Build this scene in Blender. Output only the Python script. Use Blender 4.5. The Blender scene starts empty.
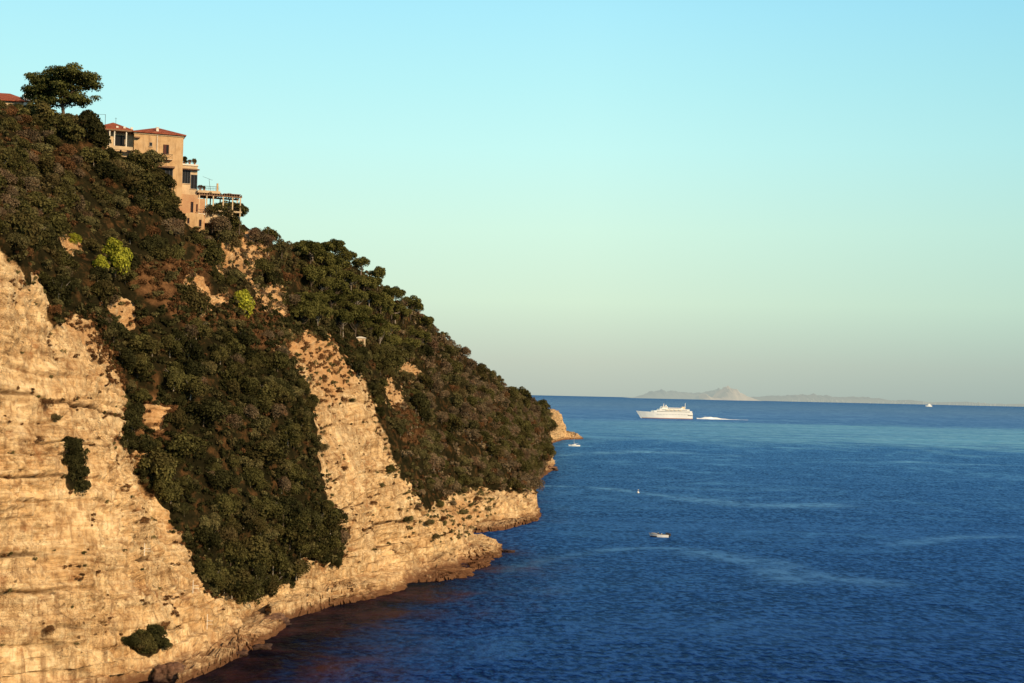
import bpy, bmesh, math, random
import numpy as np
from mathutils import Vector, Matrix

random.seed(7)
rng = np.random.default_rng(11)
scene = bpy.context.scene
COL = scene.collection
R = math.radians

# ------------------------------------------------------------------ camera
F = 1407.0
EYE = 46.0
cam_d = bpy.data.cameras.new("camera")
cam_d.sensor_width = 36.0
cam_d.lens = F / 1024 * 36
cam_d.clip_start = 1.0
cam_d.clip_end = 200000.0
cam = bpy.data.objects.new("camera", cam_d)
COL.objects.link(cam)
CR = Matrix.Rotation(R(90 + 2.11), 3, 'X') @ Matrix.Rotation(R(1.28), 3, 'Z')
cam.matrix_world = Matrix.Translation((0, 0, EYE)) @ CR.to_4x4()
scene.camera = cam
CRn = np.array(CR)


def at(px, py, D):
    """survey point: bearing and elevation as sighted from the viewpoint, D metres out"""
    d = CRn @ np.array([(px - 512) / F, -(py - 341.5) / F, -1.0])
    return np.array([0, 0, EYE]) + d * (D / d[1])


def on_sea(px, py):
    d = CRn @ np.array([(px - 512) / F, -(py - 341.5) / F, -1.0])
    return np.array([0, 0, EYE]) + d * (-EYE / d[2])


def sight(P):
    q = (np.asarray(P) - np.array([0, 0, EYE])) @ CRn
    return 512 + F * q[..., 0] / -q[..., 2], 341.5 - F * q[..., 1] / -q[..., 2]


# ------------------------------------------------------------------ numpy noise
_perm = rng.permutation(512)
_grad = rng.normal(size=(512, 3))
_grad /= np.linalg.norm(_grad, axis=1)[:, None]


def perlin(x, y, z):
    x, y, z = np.broadcast_arrays(x, y, z)
    xi, yi, zi = (np.floor(a).astype(np.int64) for a in (x, y, z))
    xf, yf, zf = x - xi, y - yi, z - zi
    fade = lambda t: t * t * t * (t * (t * 6 - 15) + 10)
    u, v, w = fade(xf), fade(yf), fade(zf)
    out = 0
    for dx in (0, 1):
        for dy in (0, 1):
            for dz in (0, 1):
                h = _perm[(_perm[(_perm[(xi + dx) & 511] + yi + dy) & 511] + zi + dz) & 511]
                g = _grad[h]
                dot = g[..., 0] * (xf - dx) + g[..., 1] * (yf - dy) + g[..., 2] * (zf - dz)
                out = out + dot * (u if dx else 1 - u) * (v if dy else 1 - v) * (w if dz else 1 - w)
    return out * 1.5


def fbm(x, y, z, octv=4):
    a, s, o = 1.0, 1.0, 0
    for k in range(octv):
        o = o + a * perlin(x * s + 17 * k, y * s + 5 * k, z * s + 31 * k)
        a *= .5
        s *= 2.03
    return o


def in_poly(px, py, poly):
    inside = np.zeros(px.shape, bool)
    n = len(poly)
    for i in range(n):
        x1, y1 = poly[i]
        x2, y2 = poly[(i + 1) % n]
        if y1 == y2:
            continue
        c = ((y1 > py) != (y2 > py)) & (px < (x2 - x1) * (py - y1) / (y2 - y1) + x1)
        inside ^= c
    return inside


# ------------------------------------------------------------------ node helpers
class NT:
    def __init__(self, name):
        self.m = bpy.data.materials.new(name)
        self.m.use_nodes = True
        self.t = self.m.node_tree
        self.t.nodes.clear()
        self.out = self.n('ShaderNodeOutputMaterial')

    def n(self, typ, **kw):
        nd = self.t.nodes.new(typ)
        for k, v in kw.items():
            setattr(nd, k, v)
        return nd

    def l(self, a, b):
        self.t.links.new(a, b)

    def val(self, sock, v):
        if hasattr(v, 'is_output'):
            self.l(v, sock)
        elif isinstance(v, (tuple, list)) and len(v) == 3 and sock.type == 'RGBA':
            sock.default_value = (*v, 1)
        else:
            sock.default_value = v

    def pos(self):
        return self.n('ShaderNodeNewGeometry').outputs['Position']

    def obj(self):
        return self.n('ShaderNodeTexCoord').outputs['Object']

    def scale(self, vec, s):
        m = self.n('ShaderNodeVectorMath', operation='MULTIPLY')
        self.l(vec, m.inputs[0])
        m.inputs[1].default_value = s if isinstance(s, tuple) else (s, s, s)
        return m.outputs[0]

    def noise(self, vec, scale=1, detail=4, rough=.55, dist=0):
        nd = self.n('ShaderNodeTexNoise')
        self.l(vec, nd.inputs['Vector'])
        nd.inputs['Scale'].default_value = scale
        nd.inputs['Detail'].default_value = detail
        nd.inputs['Roughness'].default_value = rough
        nd.inputs['Distortion'].default_value = dist
        return nd.outputs['Fac']

    def ramp(self, fac, stops, interp='LINEAR'):
        nd = self.n('ShaderNodeValToRGB')
        self.l(fac, nd.inputs['Fac'])
        cr = nd.color_ramp
        cr.interpolation = interp
        while len(cr.elements) < len(stops):
            cr.elements.new(.5)
        for e, (p, c) in zip(cr.elements, stops):
            e.position = p
            e.color = (*c, 1) if isinstance(c, (tuple, list)) else (c, c, c, 1)
        return nd.outputs['Color']

    def mix(self, fac, a, b, mode='MIX'):
        nd = self.n('ShaderNodeMix', data_type='RGBA', blend_type=mode)
        self.val(nd.inputs[0], fac)
        self.val(nd.inputs[6], a)
        self.val(nd.inputs[7], b)
        return nd.outputs[2]

    def math(self, op, a, b=0.0, clamp=False):
        nd = self.n('ShaderNodeMath', operation=op, use_clamp=clamp)
        self.val(nd.inputs[0], a)
        self.val(nd.inputs[1], b)
        return nd.outputs[0]

    def attr(self, name):
        return self.n('ShaderNodeAttribute', attribute_name=name).outputs['Fac']

    def bump(self, h, strength=.5, dist=.2, nrm=None):
        nd = self.n('ShaderNodeBump')
        nd.inputs['Strength'].default_value = strength
        nd.inputs['Distance'].default_value = dist
        self.l(h, nd.inputs['Height'])
        if nrm:
            self.l(nrm, nd.inputs['Normal'])
        return nd.outputs[0]

    def surf(self, col, rough=.8, spec=.3, nrm=None, **kw):
        b = self.n('ShaderNodeBsdfPrincipled')
        self.val(b.inputs['Base Color'], col)
        self.val(b.inputs['Roughness'], rough)
        b.inputs['Specular IOR Level'].default_value = spec
        if nrm:
            self.l(nrm, b.inputs['Normal'])
        for k, v in kw.items():
            self.val(b.inputs[k.replace('_', ' ')], v)
        self.l(b.outputs[0], self.out.inputs[0])
        return self.m


def plain(name, c, rough=.7, var=.25, scale=1.5, spec=.3):
    t = NT(name)
    n = t.noise(t.obj(), scale, 5, .65)
    col = t.ramp(n, [(.3, tuple(x * (1 - var) for x in c)), (.7, tuple(min(1, x * (1 + var)) for x in c))])
    return t.surf(col, rough, spec, t.bump(n, .2, .05))


# ------------------------------------------------------------------ object helpers
def add(name, me, mat=None, parent=None):
    o = bpy.data.objects.new(name, me)
    COL.objects.link(o)
    if mat and not me.materials:
        me.materials.append(mat)
    if parent:
        o.parent = parent
    return o


def tag(o, label=None, cat=None, group=None, kind=None):
    if label: o['label'] = label
    if cat: o['category'] = cat
    if group: o['group'] = group
    if kind: o['kind'] = kind
    return o


def empty(name, loc, rz=0.0):
    o = bpy.data.objects.new(name, None)
    COL.objects.link(o)
    o.location = loc
    o.rotation_euler = (0, 0, rz)
    o.empty_display_size = .5
    return o


def np_mesh(name, V, Fq, attrs=None, smooth=True):
    me = bpy.data.meshes.new(name)
    V = np.ascontiguousarray(V, np.float32)
    Fq = np.ascontiguousarray(Fq, np.int32)
    k = Fq.shape[1]
    me.vertices.add(len(V))
    me.vertices.foreach_set('co', V.ravel())
    me.loops.add(Fq.size)
    me.loops.foreach_set('vertex_index', Fq.ravel())
    me.polygons.add(len(Fq))
    me.polygons.foreach_set('loop_start', np.arange(0, Fq.size, k, dtype=np.int32))
    me.polygons.foreach_set('use_smooth', np.full(len(Fq), smooth, bool))
    me.update(calc_edges=True)
    if attrs:
        for a, arr in attrs.items():
            at_ = me.attributes.new(a, 'FLOAT', 'POINT')
            at_.data.foreach_set('value', np.ascontiguousarray(arr, np.float32).ravel())
    return me


class MB:
    """collects boxes, bars, prisms into one bmesh"""
    def __init__(self):
        self.b = bmesh.new()

    def box(self, x0, x1, y0, y1, z0, z1):
        vs = [self.b.verts.new(p) for p in ((x0, y0, z0), (x1, y0, z0), (x1, y1, z0), (x0, y1, z0),
                                            (x0, y0, z1), (x1, y0, z1), (x1, y1, z1), (x0, y1, z1))]
        for f in ((3, 2, 1, 0), (4, 5, 6, 7), (0, 1, 5, 4), (1, 2, 6, 5), (2, 3, 7, 6), (3, 0, 4, 7)):
            self.b.faces.new([vs[i] for i in f])
        return self

    def bar(self, p, q, r0, r1=None, n=6):
        r1 = r0 if r1 is None else r1
        p, q = Vector(p), Vector(q)
        d = (q - p).normalized()
        a = d.orthogonal().normalized()
        c = d.cross(a)
        rings = []
        for o, r in ((p, r0), (q, r1)):
            rings.append([self.b.verts.new(o + (a * math.cos(t) + c * math.sin(t)) * r)
                          for t in [2 * math.pi * i / n for i in range(n)]])
        for i in range(n):
            j = (i + 1) % n
            self.b.faces.new((rings[0][i], rings[0][j], rings[1][j], rings[1][i]))
        self.b.faces.new(rings[0][::-1])
        self.b.faces.new(rings[1])
        return self

    def loft(self, rings, cap=True):
        rr = [[self.b.verts.new(p) for p in r] for r in rings]
        n = len(rr[0])
        for a, c in zip(rr[:-1], rr[1:]):
            for i in range(n):
                j = (i + 1) % n
                self.b.faces.new((a[i], a[j], c[j], c[i]))
        if cap:
            self.b.faces.new(rr[0][::-1])
            self.b.faces.new(rr[-1])
        return self

    def hip(self, x0, x1, y0, y1, z0, h, th=.18):
        """hipped roof with a thick eave edge"""
        w, d = x1 - x0, y1 - y0
        m = min(w, d) / 2
        base = [(x0, y0, z0), (x1, y0, z0), (x1, y1, z0), (x0, y1, z0)]
        top = [(x, y, z + th) for x, y, z in base]
        B = [self.b.verts.new(p) for p in base]
        T = [self.b.verts.new(p) for p in top]
        if w >= d:
            r = [(x0 + m, y0 + m, z0 + th + h), (x1 - m, y0 + m, z0 + th + h)]
        else:
            r = [(x0 + m, y0 + m, z0 + th + h), (x0 + m, y1 - m, z0 + th + h)]
        if (Vector(r[0]) - Vector(r[1])).length < .05:
            a = c = self.b.verts.new(r[0])
        else:
            a, c = (self.b.verts.new(p) for p in r)
        self.b.faces.new(B[::-1])
        for i in range(4):
            j = (i + 1) % 4
            self.b.faces.new((B[i], B[j], T[j], T[i]))
        if w >= d:
            fs = [(T[0], T[1], c, a), (T[1], T[2], c), (T[2], T[3], a, c), (T[3], T[0], a)]
        else:
            fs = [(T[0], T[1], a), (T[1], T[2], c, a), (T[2], T[3], c), (T[3], T[0], a, c)]
        for f in fs:
            f = list(dict.fromkeys(f))
            self.b.faces.new(f)
        return self

    def build(self, name, mat, parent=None, bevel=0.0, smooth=False):
        if bevel:
            bmesh.ops.bevel(self.b, geom=list(self.b.edges), offset=bevel, segments=1, affect='EDGES')
        bmesh.ops.recalc_face_normals(self.b, faces=list(self.b.faces))
        me = bpy.data.meshes.new(name)
        self.b.to_mesh(me)
        self.b.free()
        if smooth:
            me.polygons.foreach_set('use_smooth', [True] * len(me.polygons))
        return add(name, me, mat, parent)


# ================================================================== TERRAIN
# one row per survey line up the slope: waterline (on the sea), then base, mid,
# cliff top, lower slope, upper slope, ridge  (bearing px, elevation px, metres out)
LINES = [
    [(-150, 752), (-150, 728, 178), (-140, 470, 183), (-125, 240, 190), (-120, 195, 212), (-112, 150, 245), (-100, 115, 282)],
    [(10, 712), (5, 696, 203), (0, 460, 206), (2, 238, 213), (0, 190, 235), (0, 145, 262), (0, 110, 290)],
    [(120, 691), (108, 672, 213), (80, 470, 221), (45, 290, 230), (42, 225, 250), (46, 168, 274), (68, 120, 300)],
    [(192, 671), (165, 650, 227), (122, 500, 234), (104, 345, 243), (96, 250, 262), (98, 188, 285), (105, 150, 306)],
    [(238, 650), (205, 618, 247), (143, 495, 254), (126, 390, 260), (122, 290, 272), (132, 212, 288), (140, 166, 309)],
    [(292, 618), (252, 602, 277), (212, 500, 267), (190, 395, 271), (182, 312, 281), (188, 266, 297), (198, 234, 312)],
    [(404, 588), (345, 578, 317), (328, 520, 305), (292, 420, 303), (266, 335, 312), (252, 280, 328), (248, 232, 346)],
    [(440, 575), (402, 560, 350), (368, 480, 347), (318, 345, 345), (304, 315, 355), (296, 280, 367), (296, 254, 380)],
    [(498, 555), (468, 545, 394), (425, 480, 385), (385, 392, 385), (365, 345, 396), (350, 297, 410), (347, 264, 422)],
    [(474, 533), (468, 520, 462), (450, 490, 463), (430, 430, 460), (412, 380, 463), (402, 340, 470), (402, 306, 480)],
    [(538, 518), (534, 497, 537), (512, 482, 545), (490, 440, 552), (472, 405, 562), (458, 375, 572), (452, 346, 585)],
    [(528, 493), (530, 481, 672), (530, 467, 680), (520, 442, 690), (510, 422, 700), (502, 402, 706), (496, 380, 715)],
    [(553, 466), (550, 455, 912), (545, 441, 902), (540, 424, 892), (538, 414, 886), (534, 408, 880), (528, 403, 880)],
    [(546, 446), (549, 437, 1285), (551, 426, 1300), (550, 415, 1320), (546, 411.5, 1340), (542, 411, 1370), (534, 411, 1420)],
    [(564, 440), (563, 434, 1430), (562, 427, 1440), (561, 417, 1450), (557, 412, 1465), (552, 410.5, 1490), (542, 411, 1530)],
    [(569, 439.5), (567.5, 435.5, 1450), (566.5, 434, 1455), (565.5, 432, 1460), (564.5, 430.5, 1470), (562, 427, 1500), (552, 421, 1545)],
    [(583, 438.8), (578, 434.5, 1490), (574, 433, 1500), (569, 432, 1510), (564, 431, 1530), (557, 429, 1560), (545, 427, 1600)],
    [(555, 432), (552, 430, 1850), (549, 428, 1860), (546, 427, 1870), (542, 426, 1880), (538, 425, 1900), (528, 424, 1930)],
]
grid = []
SHORE = []
for row in LINES:
    w = on_sea(*row[0])
    SHORE.append(w[:2])
    pts = [w + np.array([4, -4, -5.]), w] + [at(*p) for p in row[1:]]
    r = pts[-1]
    k = 1 if r[1] < 800 else .6
    pts += [r + np.array([-22, 24, 1.5]) * k, r + np.array([-75, 75, -12.]) * k]
    grid.append(pts)
grid = np.array(grid)                       # (C, L, 3)
NU = [90, 115, 85, 60, 85, 110, 75, 75, 60, 70, 50, 45, 34, 30, 14, 26, 16]
NV = [5, 26, 175, 170, 85, 75, 60, 18, 12]


def interp_axis(G, counts, tension=.36):
    n = G.shape[0]
    d = np.zeros_like(G)
    d[1:-1] = (G[2:] - G[:-2]) * tension
    d[0] = (G[1] - G[0]) * tension
    d[-1] = (G[-1] - G[-2]) * tension
    out = []
    for i in range(n - 1):
        L = np.linalg.norm(G[i + 1] - G[i], axis=-1, keepdims=True) + 1e-6
        lim = lambda t: t * np.minimum(1, 1.3 * L / (np.linalg.norm(t, axis=-1, keepdims=True) + 1e-6))
        m0, m1 = lim(d[i]), lim(d[i + 1])
        for t in np.linspace(0, 1, counts[i], endpoint=False):
            h00, h10, h01, h11 = 2*t**3-3*t*t+1, t**3-2*t*t+t, -2*t**3+3*t*t, t**3-t*t
            out.append(h00 * G[i] + h10 * m0 + h01 * G[i + 1] + h11 * m1)
    out.append(G[-1])
    return np.array(out)


S = interp_axis(grid, NU)
S = np.swapaxes(interp_axis(np.swapaxes(S, 0, 1), NV), 0, 1)     # (U, V, 3)
U, Vn = S.shape[:2]


def grid_normals(S):
    du = np.gradient(S, axis=0)
    dv = np.gradient(S, axis=1)
    n = np.cross(du, dv)
    n /= np.linalg.norm(n, axis=-1, keepdims=True) + 1e-9
    return n


N0 = grid_normals(S)
if N0[100, 150, 0] < 0:
    N0 = -N0
px, py = sight(S)
x, y, z = S[..., 0], S[..., 1], S[..., 2]
jx = px + (9 * fbm(x / 9, y / 9, z / 9, 5) + 3 * perlin(x / 2.2, y / 2.2, z / 2.2)) * np.clip(340 / y, .3, 1)
jy = py + (10 * fbm(x / 9 + 40, y / 9, z / 9, 5) + 3 * perlin(x / 2.2 + 7, y / 2.2, z / 2.2)) * np.clip(340 / y, .3, 1)

VEG = [(-200, 215), (0, 232), (22, 262), (42, 300), (55, 322), (75, 306), (92, 318), (108, 345), (124, 392), (120, 440), (148, 488),
       (168, 520), (190, 548), (204, 590), (236, 604), (282, 590), (302, 562), (344, 566), (346, 545), (330, 500), (322, 462), (310, 400),
       (296, 366), (276, 352), (290, 330), (330, 338), (350, 366), (368, 392), (388, 430), (402, 472), (430, 508),
       (452, 492), (480, 488), (536, 489), (546, 470), (549, 420), (541, 400), (500, 340), (400, 250), (200, 50), (-200, 30)]
BARE = [
    [(206, 248), (222, 238), (236, 252), (232, 272), (215, 270)],
    [(240, 232), (262, 236), (270, 246), (262, 262), (250, 278), (262, 290), (284, 318), (262, 310), (248, 285), (240, 268), (228, 262)],
    [(262, 280), (284, 284), (290, 306), (282, 322), (264, 302)],
    [(284, 330), (330, 335), (338, 352), (345, 380), (318, 372), (296, 350)],
    [(390, 352), (412, 360), (428, 372), (424, 384), (408, 382), (394, 366)],
    [(380, 382), (392, 376), (404, 396), (402, 409), (390, 404)],
    [(118, 296), (136, 300), (134, 324), (118, 326), (104, 310)],
    [(184, 262), (204, 272), (212, 300), (196, 312), (186, 286)],
    [(60, 236), (78, 234), (82, 246), (66, 250)],
    [(140, 408), (168, 404), (166, 432), (146, 428)],
    [(130, 455), (150, 452), (152, 472), (138, 474)],
    [(208, 292), (230, 290), (230, 306), (212, 310)],
]
veg = in_poly(jx, jy, VEG)
bare = np.zeros_like(veg)
for p in BARE:
    bare |= in_poly(jx, jy, p)
vegf = (veg & ~bare).astype(float)
PATCH = [((76, 466), 8, 24, -.22), ((144, 639), 19, 10, -.25)]
for (cx, cy), a, b, th in PATCH:
    ex = ((jx - cx) * math.cos(th) - (jy - cy) * math.sin(th)) / a
    ey = ((jx - cx) * math.sin(th) + (jy - cy) * math.cos(th)) / b
    vegf = np.maximum(vegf, (ex * ex + ey * ey < 1).astype(float))


def blur(a, k=2):
    for _ in range(k):
        a = (a + np.roll(a, 1, 0) + np.roll(a, -1, 0) + np.roll(a, 1, 1) + np.roll(a, -1, 1)) / 5
    return a


vegs = blur(vegf, 5)
OPEN = [[(126, 266), (205, 252), (216, 322), (186, 328), (142, 292)], [(138, 392), (172, 398), (170, 446), (138, 448)], [(216, 300), (278, 318), (286, 352), (240, 348)], [(392, 400), (420, 410), (428, 450), (404, 440)]]
opn = np.zeros_like(vegf)
for p in OPEN:
    opn = np.maximum(opn, in_poly(jx, jy, p))
rock = 1 - vegs
och = in_poly(jx, jy, [(270, 326), (332, 332), (352, 372), (338, 402), (322, 398), (300, 368)]).astype(float)
for p in BARE:
    och = np.maximum(och, in_poly(jx, jy, p) * .75)
och = np.maximum(och, in_poly(jx, jy, [(440, 505), (470, 500), (486, 520), (450, 535)]) * .7)
och = np.maximum(och, in_poly(jx, jy, [(60, 308), (112, 318), (126, 392), (112, 372), (84, 340)]) * .8)
zs = z + .115 * np.minimum(y, 268) + .9 * perlin(x / 14, y / 14, z / 14)
far = np.clip(y / 500, .8, 2.2)
lay1 = perlin(x / 26, y / 26, zs / 1.1)
lay2 = perlin(x / 34 + 9, y / 34, zs / 3.4)
led = np.abs(perlin(x / 30 + 3, y / 30, zs / 5.0))
disp = rock * (lay1 * .34 + lay2 * .85 - np.exp(-(led / .05) ** 2) * .7
               + 1.5 * fbm(x / 11, y / 11, z / 13, 4)
               + .7 * perlin(x / 3.2, y / 3.2, z / 17) + .42 * fbm(x / 1.8, y / 1.8, z / 1.3, 3)) * np.clip(far, .8, 1.3)
def blocks(size, layer, seed):
    wob = .35 * perlin(x / 2.5 + seed, y / 2.5, z / 2.5)
    k = np.floor(zs / layer + wob * .6 + seed).astype(np.int64)
    off = _grad[k & 511]
    i = np.floor((x + y * .35) / size + off[..., 0] * 4 + wob).astype(np.int64)
    j = np.floor((y - x * .35) / size + off[..., 1] * 4 + wob).astype(np.int64)
    return _grad[_perm[(_perm[(_perm[i & 511] + j) & 511] + k) & 511]][..., 2]


disp += rock * (blocks(3.6, 2.3, 0) * .62 + blocks(1.7, .7, 5) * .36 + blocks(7.5, 5.5, 11) * .75) * np.clip(.45 + 1.1 * fbm(x / 16, y / 16, z / 16 + 9, 3), .12, 1)
disp += vegs * (1.6 * fbm(x / 9, y / 9, z / 9, 4))
fis = np.zeros_like(z)
for lv, wd in ((68.6, .30), (56.5, .2), (44.2, .32), (33.8, .34), (50.2, .16), (39, .15), (62, .14)):
    d_ = np.abs(zs - lv + .5 * perlin(x / 4, y / 4, z * 0 + lv))
    fis = np.maximum(fis, np.clip(1.3 - d_ / wd, 0, 1) * np.clip(.35 + 2.6 * perlin(x / 13, y / 13, z * 0 + lv * 1.7), 0, 1))
fis *= rock
disp -= fis * 1.0
disp *= np.clip((z + 6) / 6, .25, 1)
S2 = S + N0 * disp[..., None]
zq = S2[..., 2] + .5 * fbm(x / 6, y / 6, z * 0, 3)
st = 1.9
kf = np.floor(zq / st); ff = zq / st - kf
ff = np.where(ff < .62, ff * .16, .1 + (ff - .62) / .38 * .9)
wgt = rock * np.clip((9.5 - z) / 3, 0, 1) * np.clip((z + .5) / 1.0, 0, 1)
S2[..., 2] += wgt * ((kf + ff) * st - zq)
# long flat rock shelves at the foot of the cliffs stay above the sea
vid = np.arange(U * Vn).reshape(U, Vn)
quads = np.stack([vid[:-1, :-1], vid[1:, :-1], vid[1:, 1:], vid[:-1, 1:]], -1).reshape(-1, 4)
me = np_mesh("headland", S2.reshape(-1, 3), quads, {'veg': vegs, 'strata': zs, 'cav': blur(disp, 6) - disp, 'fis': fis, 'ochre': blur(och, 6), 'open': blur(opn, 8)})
N1 = grid_normals(S2)
if N1[100, 150, 0] < 0:
    N1 = -N1

t = NT("headland_rock")
P = t.pos()
big = t.noise(t.scale(P, (.09, .09, .09)), 1, 5, .6)
med = t.noise(t.scale(P, (.55, .55, .9)), 1, 6, .65)
fine = t.noise(t.scale(P, (2.2, 2.2, 3.2)), 1, 6, .7)
streak = t.noise(t.scale(P, (.8, .8, .045)), 1, 5, .6, .3)
cv = t.n('ShaderNodeCombineXYZ')
sx = t.n('ShaderNodeSeparateXYZ')
t.l(P, sx.inputs[0])
t.l(t.math('MULTIPLY', sx.outputs[0], .05), cv.inputs[0])
t.l(t.math('MULTIPLY', sx.outputs[1], .05), cv.inputs[1])
t.l(t.math('MULTIPLY', t.attr('strata'), 1.0), cv.inputs[2])
lay = t.noise(cv.outputs[0], 1.1, 7, .72, .1)
c = t.ramp(med, [(.25, (.50, .33, .17)), (.38, (.74, .53, .30)), (.54, (.84, .65, .40)), (.72, (.90, .76, .53))])
c = t.mix(t.ramp(big, [(.35, 0), (.68, .65)]), c, (.66, .42, .20))
c = t.mix(t.ramp(lay, [(.36, .75), (.46, .0)]), c, (.32, .195, .095))
c = t.mix(t.ramp(lay, [(.52, 0), (.66, .65)]), c, (.90, .76, .52))
layf = t.noise(cv.outputs[0], 3.1, 3, .6, .05)
c = t.mix(t.math('MULTIPLY', t.ramp(layf, [(.36, .45), (.44, 0)]), t.ramp(big, [(.35, .35), (.6, 1)])), c, (.30, .175, .08))
c = t.mix(t.ramp(layf, [(.56, 0), (.64, .3)]), c, (.93, .80, .56))
c = t.mix(t.ramp(streak, [(.34, .75), (.46, 0)]), c, (.33, .215, .125))
c = t.mix(t.ramp(streak, [(.56, 0), (.72, .45)]), c, (.62, .52, .39))
vst = t.noise(t.scale(P, (1.5, 1.5, .3)), 1, 5, .65, .2)
c = t.mix(t.ramp(vst, [(.33, .7), (.47, 0)]), c, (.36, .22, .12))
c = t.mix(t.ramp(vst, [(.55, 0), (.68, .6)]), c, (.93, .80, .56))
c = t.mix(t.ramp(fine, [(.30, .85), (.42, 0)]), c, (.17, .10, .05))
vo = t.n('ShaderNodeTexVoronoi', feature='DISTANCE_TO_EDGE')
wv_ = t.n('ShaderNodeVectorMath', operation='ADD'); nz = t.n('ShaderNodeTexNoise'); t.l(P, nz.inputs['Vector']); nz.inputs['Scale'].default_value = .5; nz.inputs['Detail'].default_value = 4
t.l(t.scale(P, (.42, .42, .75)), wv_.inputs[0]); t.l(t.scale(nz.outputs['Color'], 1.5), wv_.inputs[1]); t.l(wv_.outputs[0], vo.inputs['Vector'])
patch = t.noise(t.scale(P, (.07, .07, .1)), 1, 4, .6)
crack = t.math('MULTIPLY', t.ramp(vo.outputs['Distance'], [(.0, 1), (.07, 0)]), t.ramp(patch, [(.4, 0), (.6, .75)]))
c = t.mix(crack, c, (.13, .08, .045))
pit = t.noise(t.scale(P, (1.0, 1.0, 1.5)), 1, 3, .6)
c = t.mix(t.math('MULTIPLY', t.ramp(pit, [(.30, 1), (.40, 0)]), t.ramp(patch, [(.35, .2), (.6, 1)])), c, (.12, .075, .045))
rust = t.noise(t.scale(P, (.16, .16, .22)), 1, 5, .65, .5)
c = t.mix(t.ramp(rust, [(.58, 0), (.70, .7)]), c, (.33, .14, .055))
pat = t.noise(t.scale(P, (.30, .30, .42)), 1, 6, .68, .4)
c = t.mix(1.0, c, t.ramp(pat, [(.30, (.40, .32, .24)), (.42, (.71, .61, .50)), (.53, (.91, .835, .725)), (.72, (1.03, .965, .85))]), 'MULTIPLY')
c = t.mix(t.math('MULTIPLY', t.attr('ochre'), t.ramp(med, [(.35, .95), (.65, .45)])), c, t.mix(fine, (.30, .13, .045), (.66, .38, .17)))
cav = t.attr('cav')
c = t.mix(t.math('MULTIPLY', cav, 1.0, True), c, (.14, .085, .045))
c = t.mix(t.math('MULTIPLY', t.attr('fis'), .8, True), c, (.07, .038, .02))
soilv = t.noise(t.scale(P, (.35, .35, .35)), 1, 5, .7)
soil = t.ramp(soilv, [(.3, (.008, .008, .004)), (.52, (.022, .018, .008)), (.68, (.10, .05, .02)), (.82, (.21, .13, .065))])  # darkest stops paint shade into the gaps between crowns
soil = t.mix(t.attr('open'), soil, t.ramp(soilv, [(.3, (.022, .014, .007)), (.47, (.095, .047, .021)), (.62, (.20, .10, .043)), (.76, (.42, .28, .15))]))
vm = t.ramp(t.math('ADD', t.attr('veg'), t.math('MULTIPLY', t.math('SUBTRACT', med, .5), .8)), [(.38, 0), (.6, 1)])
c = t.mix(vm, c, soil)
zz = t.math('ADD', sx.outputs[2], t.math('MULTIPLY', t.math('SUBTRACT', med, .5), 3.5))
c = t.mix(t.ramp(t.math('DIVIDE', zz, 6.0), [(.14, .95), (.34, 0)]), c, (.055, .026, .014))  # wet band at the waterline; also paints the shade of the shore notch
c = t.mix(t.ramp(t.math('DIVIDE', zz, 10.0), [(.1, .4), (.4, 0)]), c, (.30, .14, .07))
h = t.math('ADD', t.math('MULTIPLY', lay, 1.2), t.math('ADD', med, t.math('SUBTRACT', t.math('MULTIPLY', fine, .7), t.math('MULTIPLY', crack, .8))))
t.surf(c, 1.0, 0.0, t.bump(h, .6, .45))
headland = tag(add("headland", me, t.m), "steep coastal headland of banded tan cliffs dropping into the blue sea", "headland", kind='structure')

# ================================================================== SEA
def axis_lines(lo, hi, step, far_lo, far_hi, g=1.22):
    a = list(np.arange(lo, hi + step, step))
    s = step
    while a[-1] < far_hi:
        s *= g
        a.append(a[-1] + s)
    s = step
    while a[0] > far_lo:
        s *= g
        a.insert(0, a[0] - s)
    return np.array(a)


gx = axis_lines(-110, 240, 3.0, -50000, 50000)
gy = axis_lines(120, 1000, 3.0, -3000, 42000)
GX, GY = np.meshgrid(gx, gy, indexing='ij')
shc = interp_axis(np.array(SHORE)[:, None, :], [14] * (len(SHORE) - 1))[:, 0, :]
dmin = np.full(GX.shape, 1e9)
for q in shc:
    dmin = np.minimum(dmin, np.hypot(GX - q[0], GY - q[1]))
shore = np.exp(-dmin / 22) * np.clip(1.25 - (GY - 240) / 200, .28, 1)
ids = np.arange(GX.size).reshape(GX.shape)
q = np.stack([ids[:-1, :-1], ids[1:, :-1], ids[1:, 1:], ids[:-1, 1:]], -1).reshape(-1, 4)
slk = np.zeros(GX.shape)
for line, wid in (([(505, 571), (545, 560), (600, 551), (640, 548), (690, 549), (735, 553), (772, 560), (800, 568)], 2.6), ([(690, 551), (735, 559), (765, 568), (790, 580)], 6.0), ([(800, 572), (845, 579), (880, 583)], 5.0),
                  ([(548, 486), (600, 488), (650, 494), (720, 501), (800, 505)], 5.0), ([(700, 500), (760, 506), (830, 505)], 9.0), ([(905, 462), (960, 464), (1030, 466)], 6.0), ([(900, 545), (950, 538), (1000, 536)], 4.0),
                  ([(560, 455), (640, 452), (730, 455)], 8.0)):
    lp = np.array([on_sea(*p)[:2] for p in line])
    lp = interp_axis(lp[:, None, :], [24] * (len(lp) - 1))[:, 0, :]
    dl = np.full(GX.shape, 1e9)
    for q_ in lp:
        dl = np.minimum(dl, np.hypot(GX - q_[0], GY - q_[1]))
    slk = np.maximum(slk, np.exp(-(dl / (wid * 1.3)) ** 2) * np.clip(.75 + 1.1 * fbm(GX / 22, GY / 22, 0 * GX + wid, 3), .1, 1))
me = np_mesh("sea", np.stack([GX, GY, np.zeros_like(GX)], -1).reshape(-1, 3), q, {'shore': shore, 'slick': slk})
t = NT("sea_water")
P = t.pos()
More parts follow.
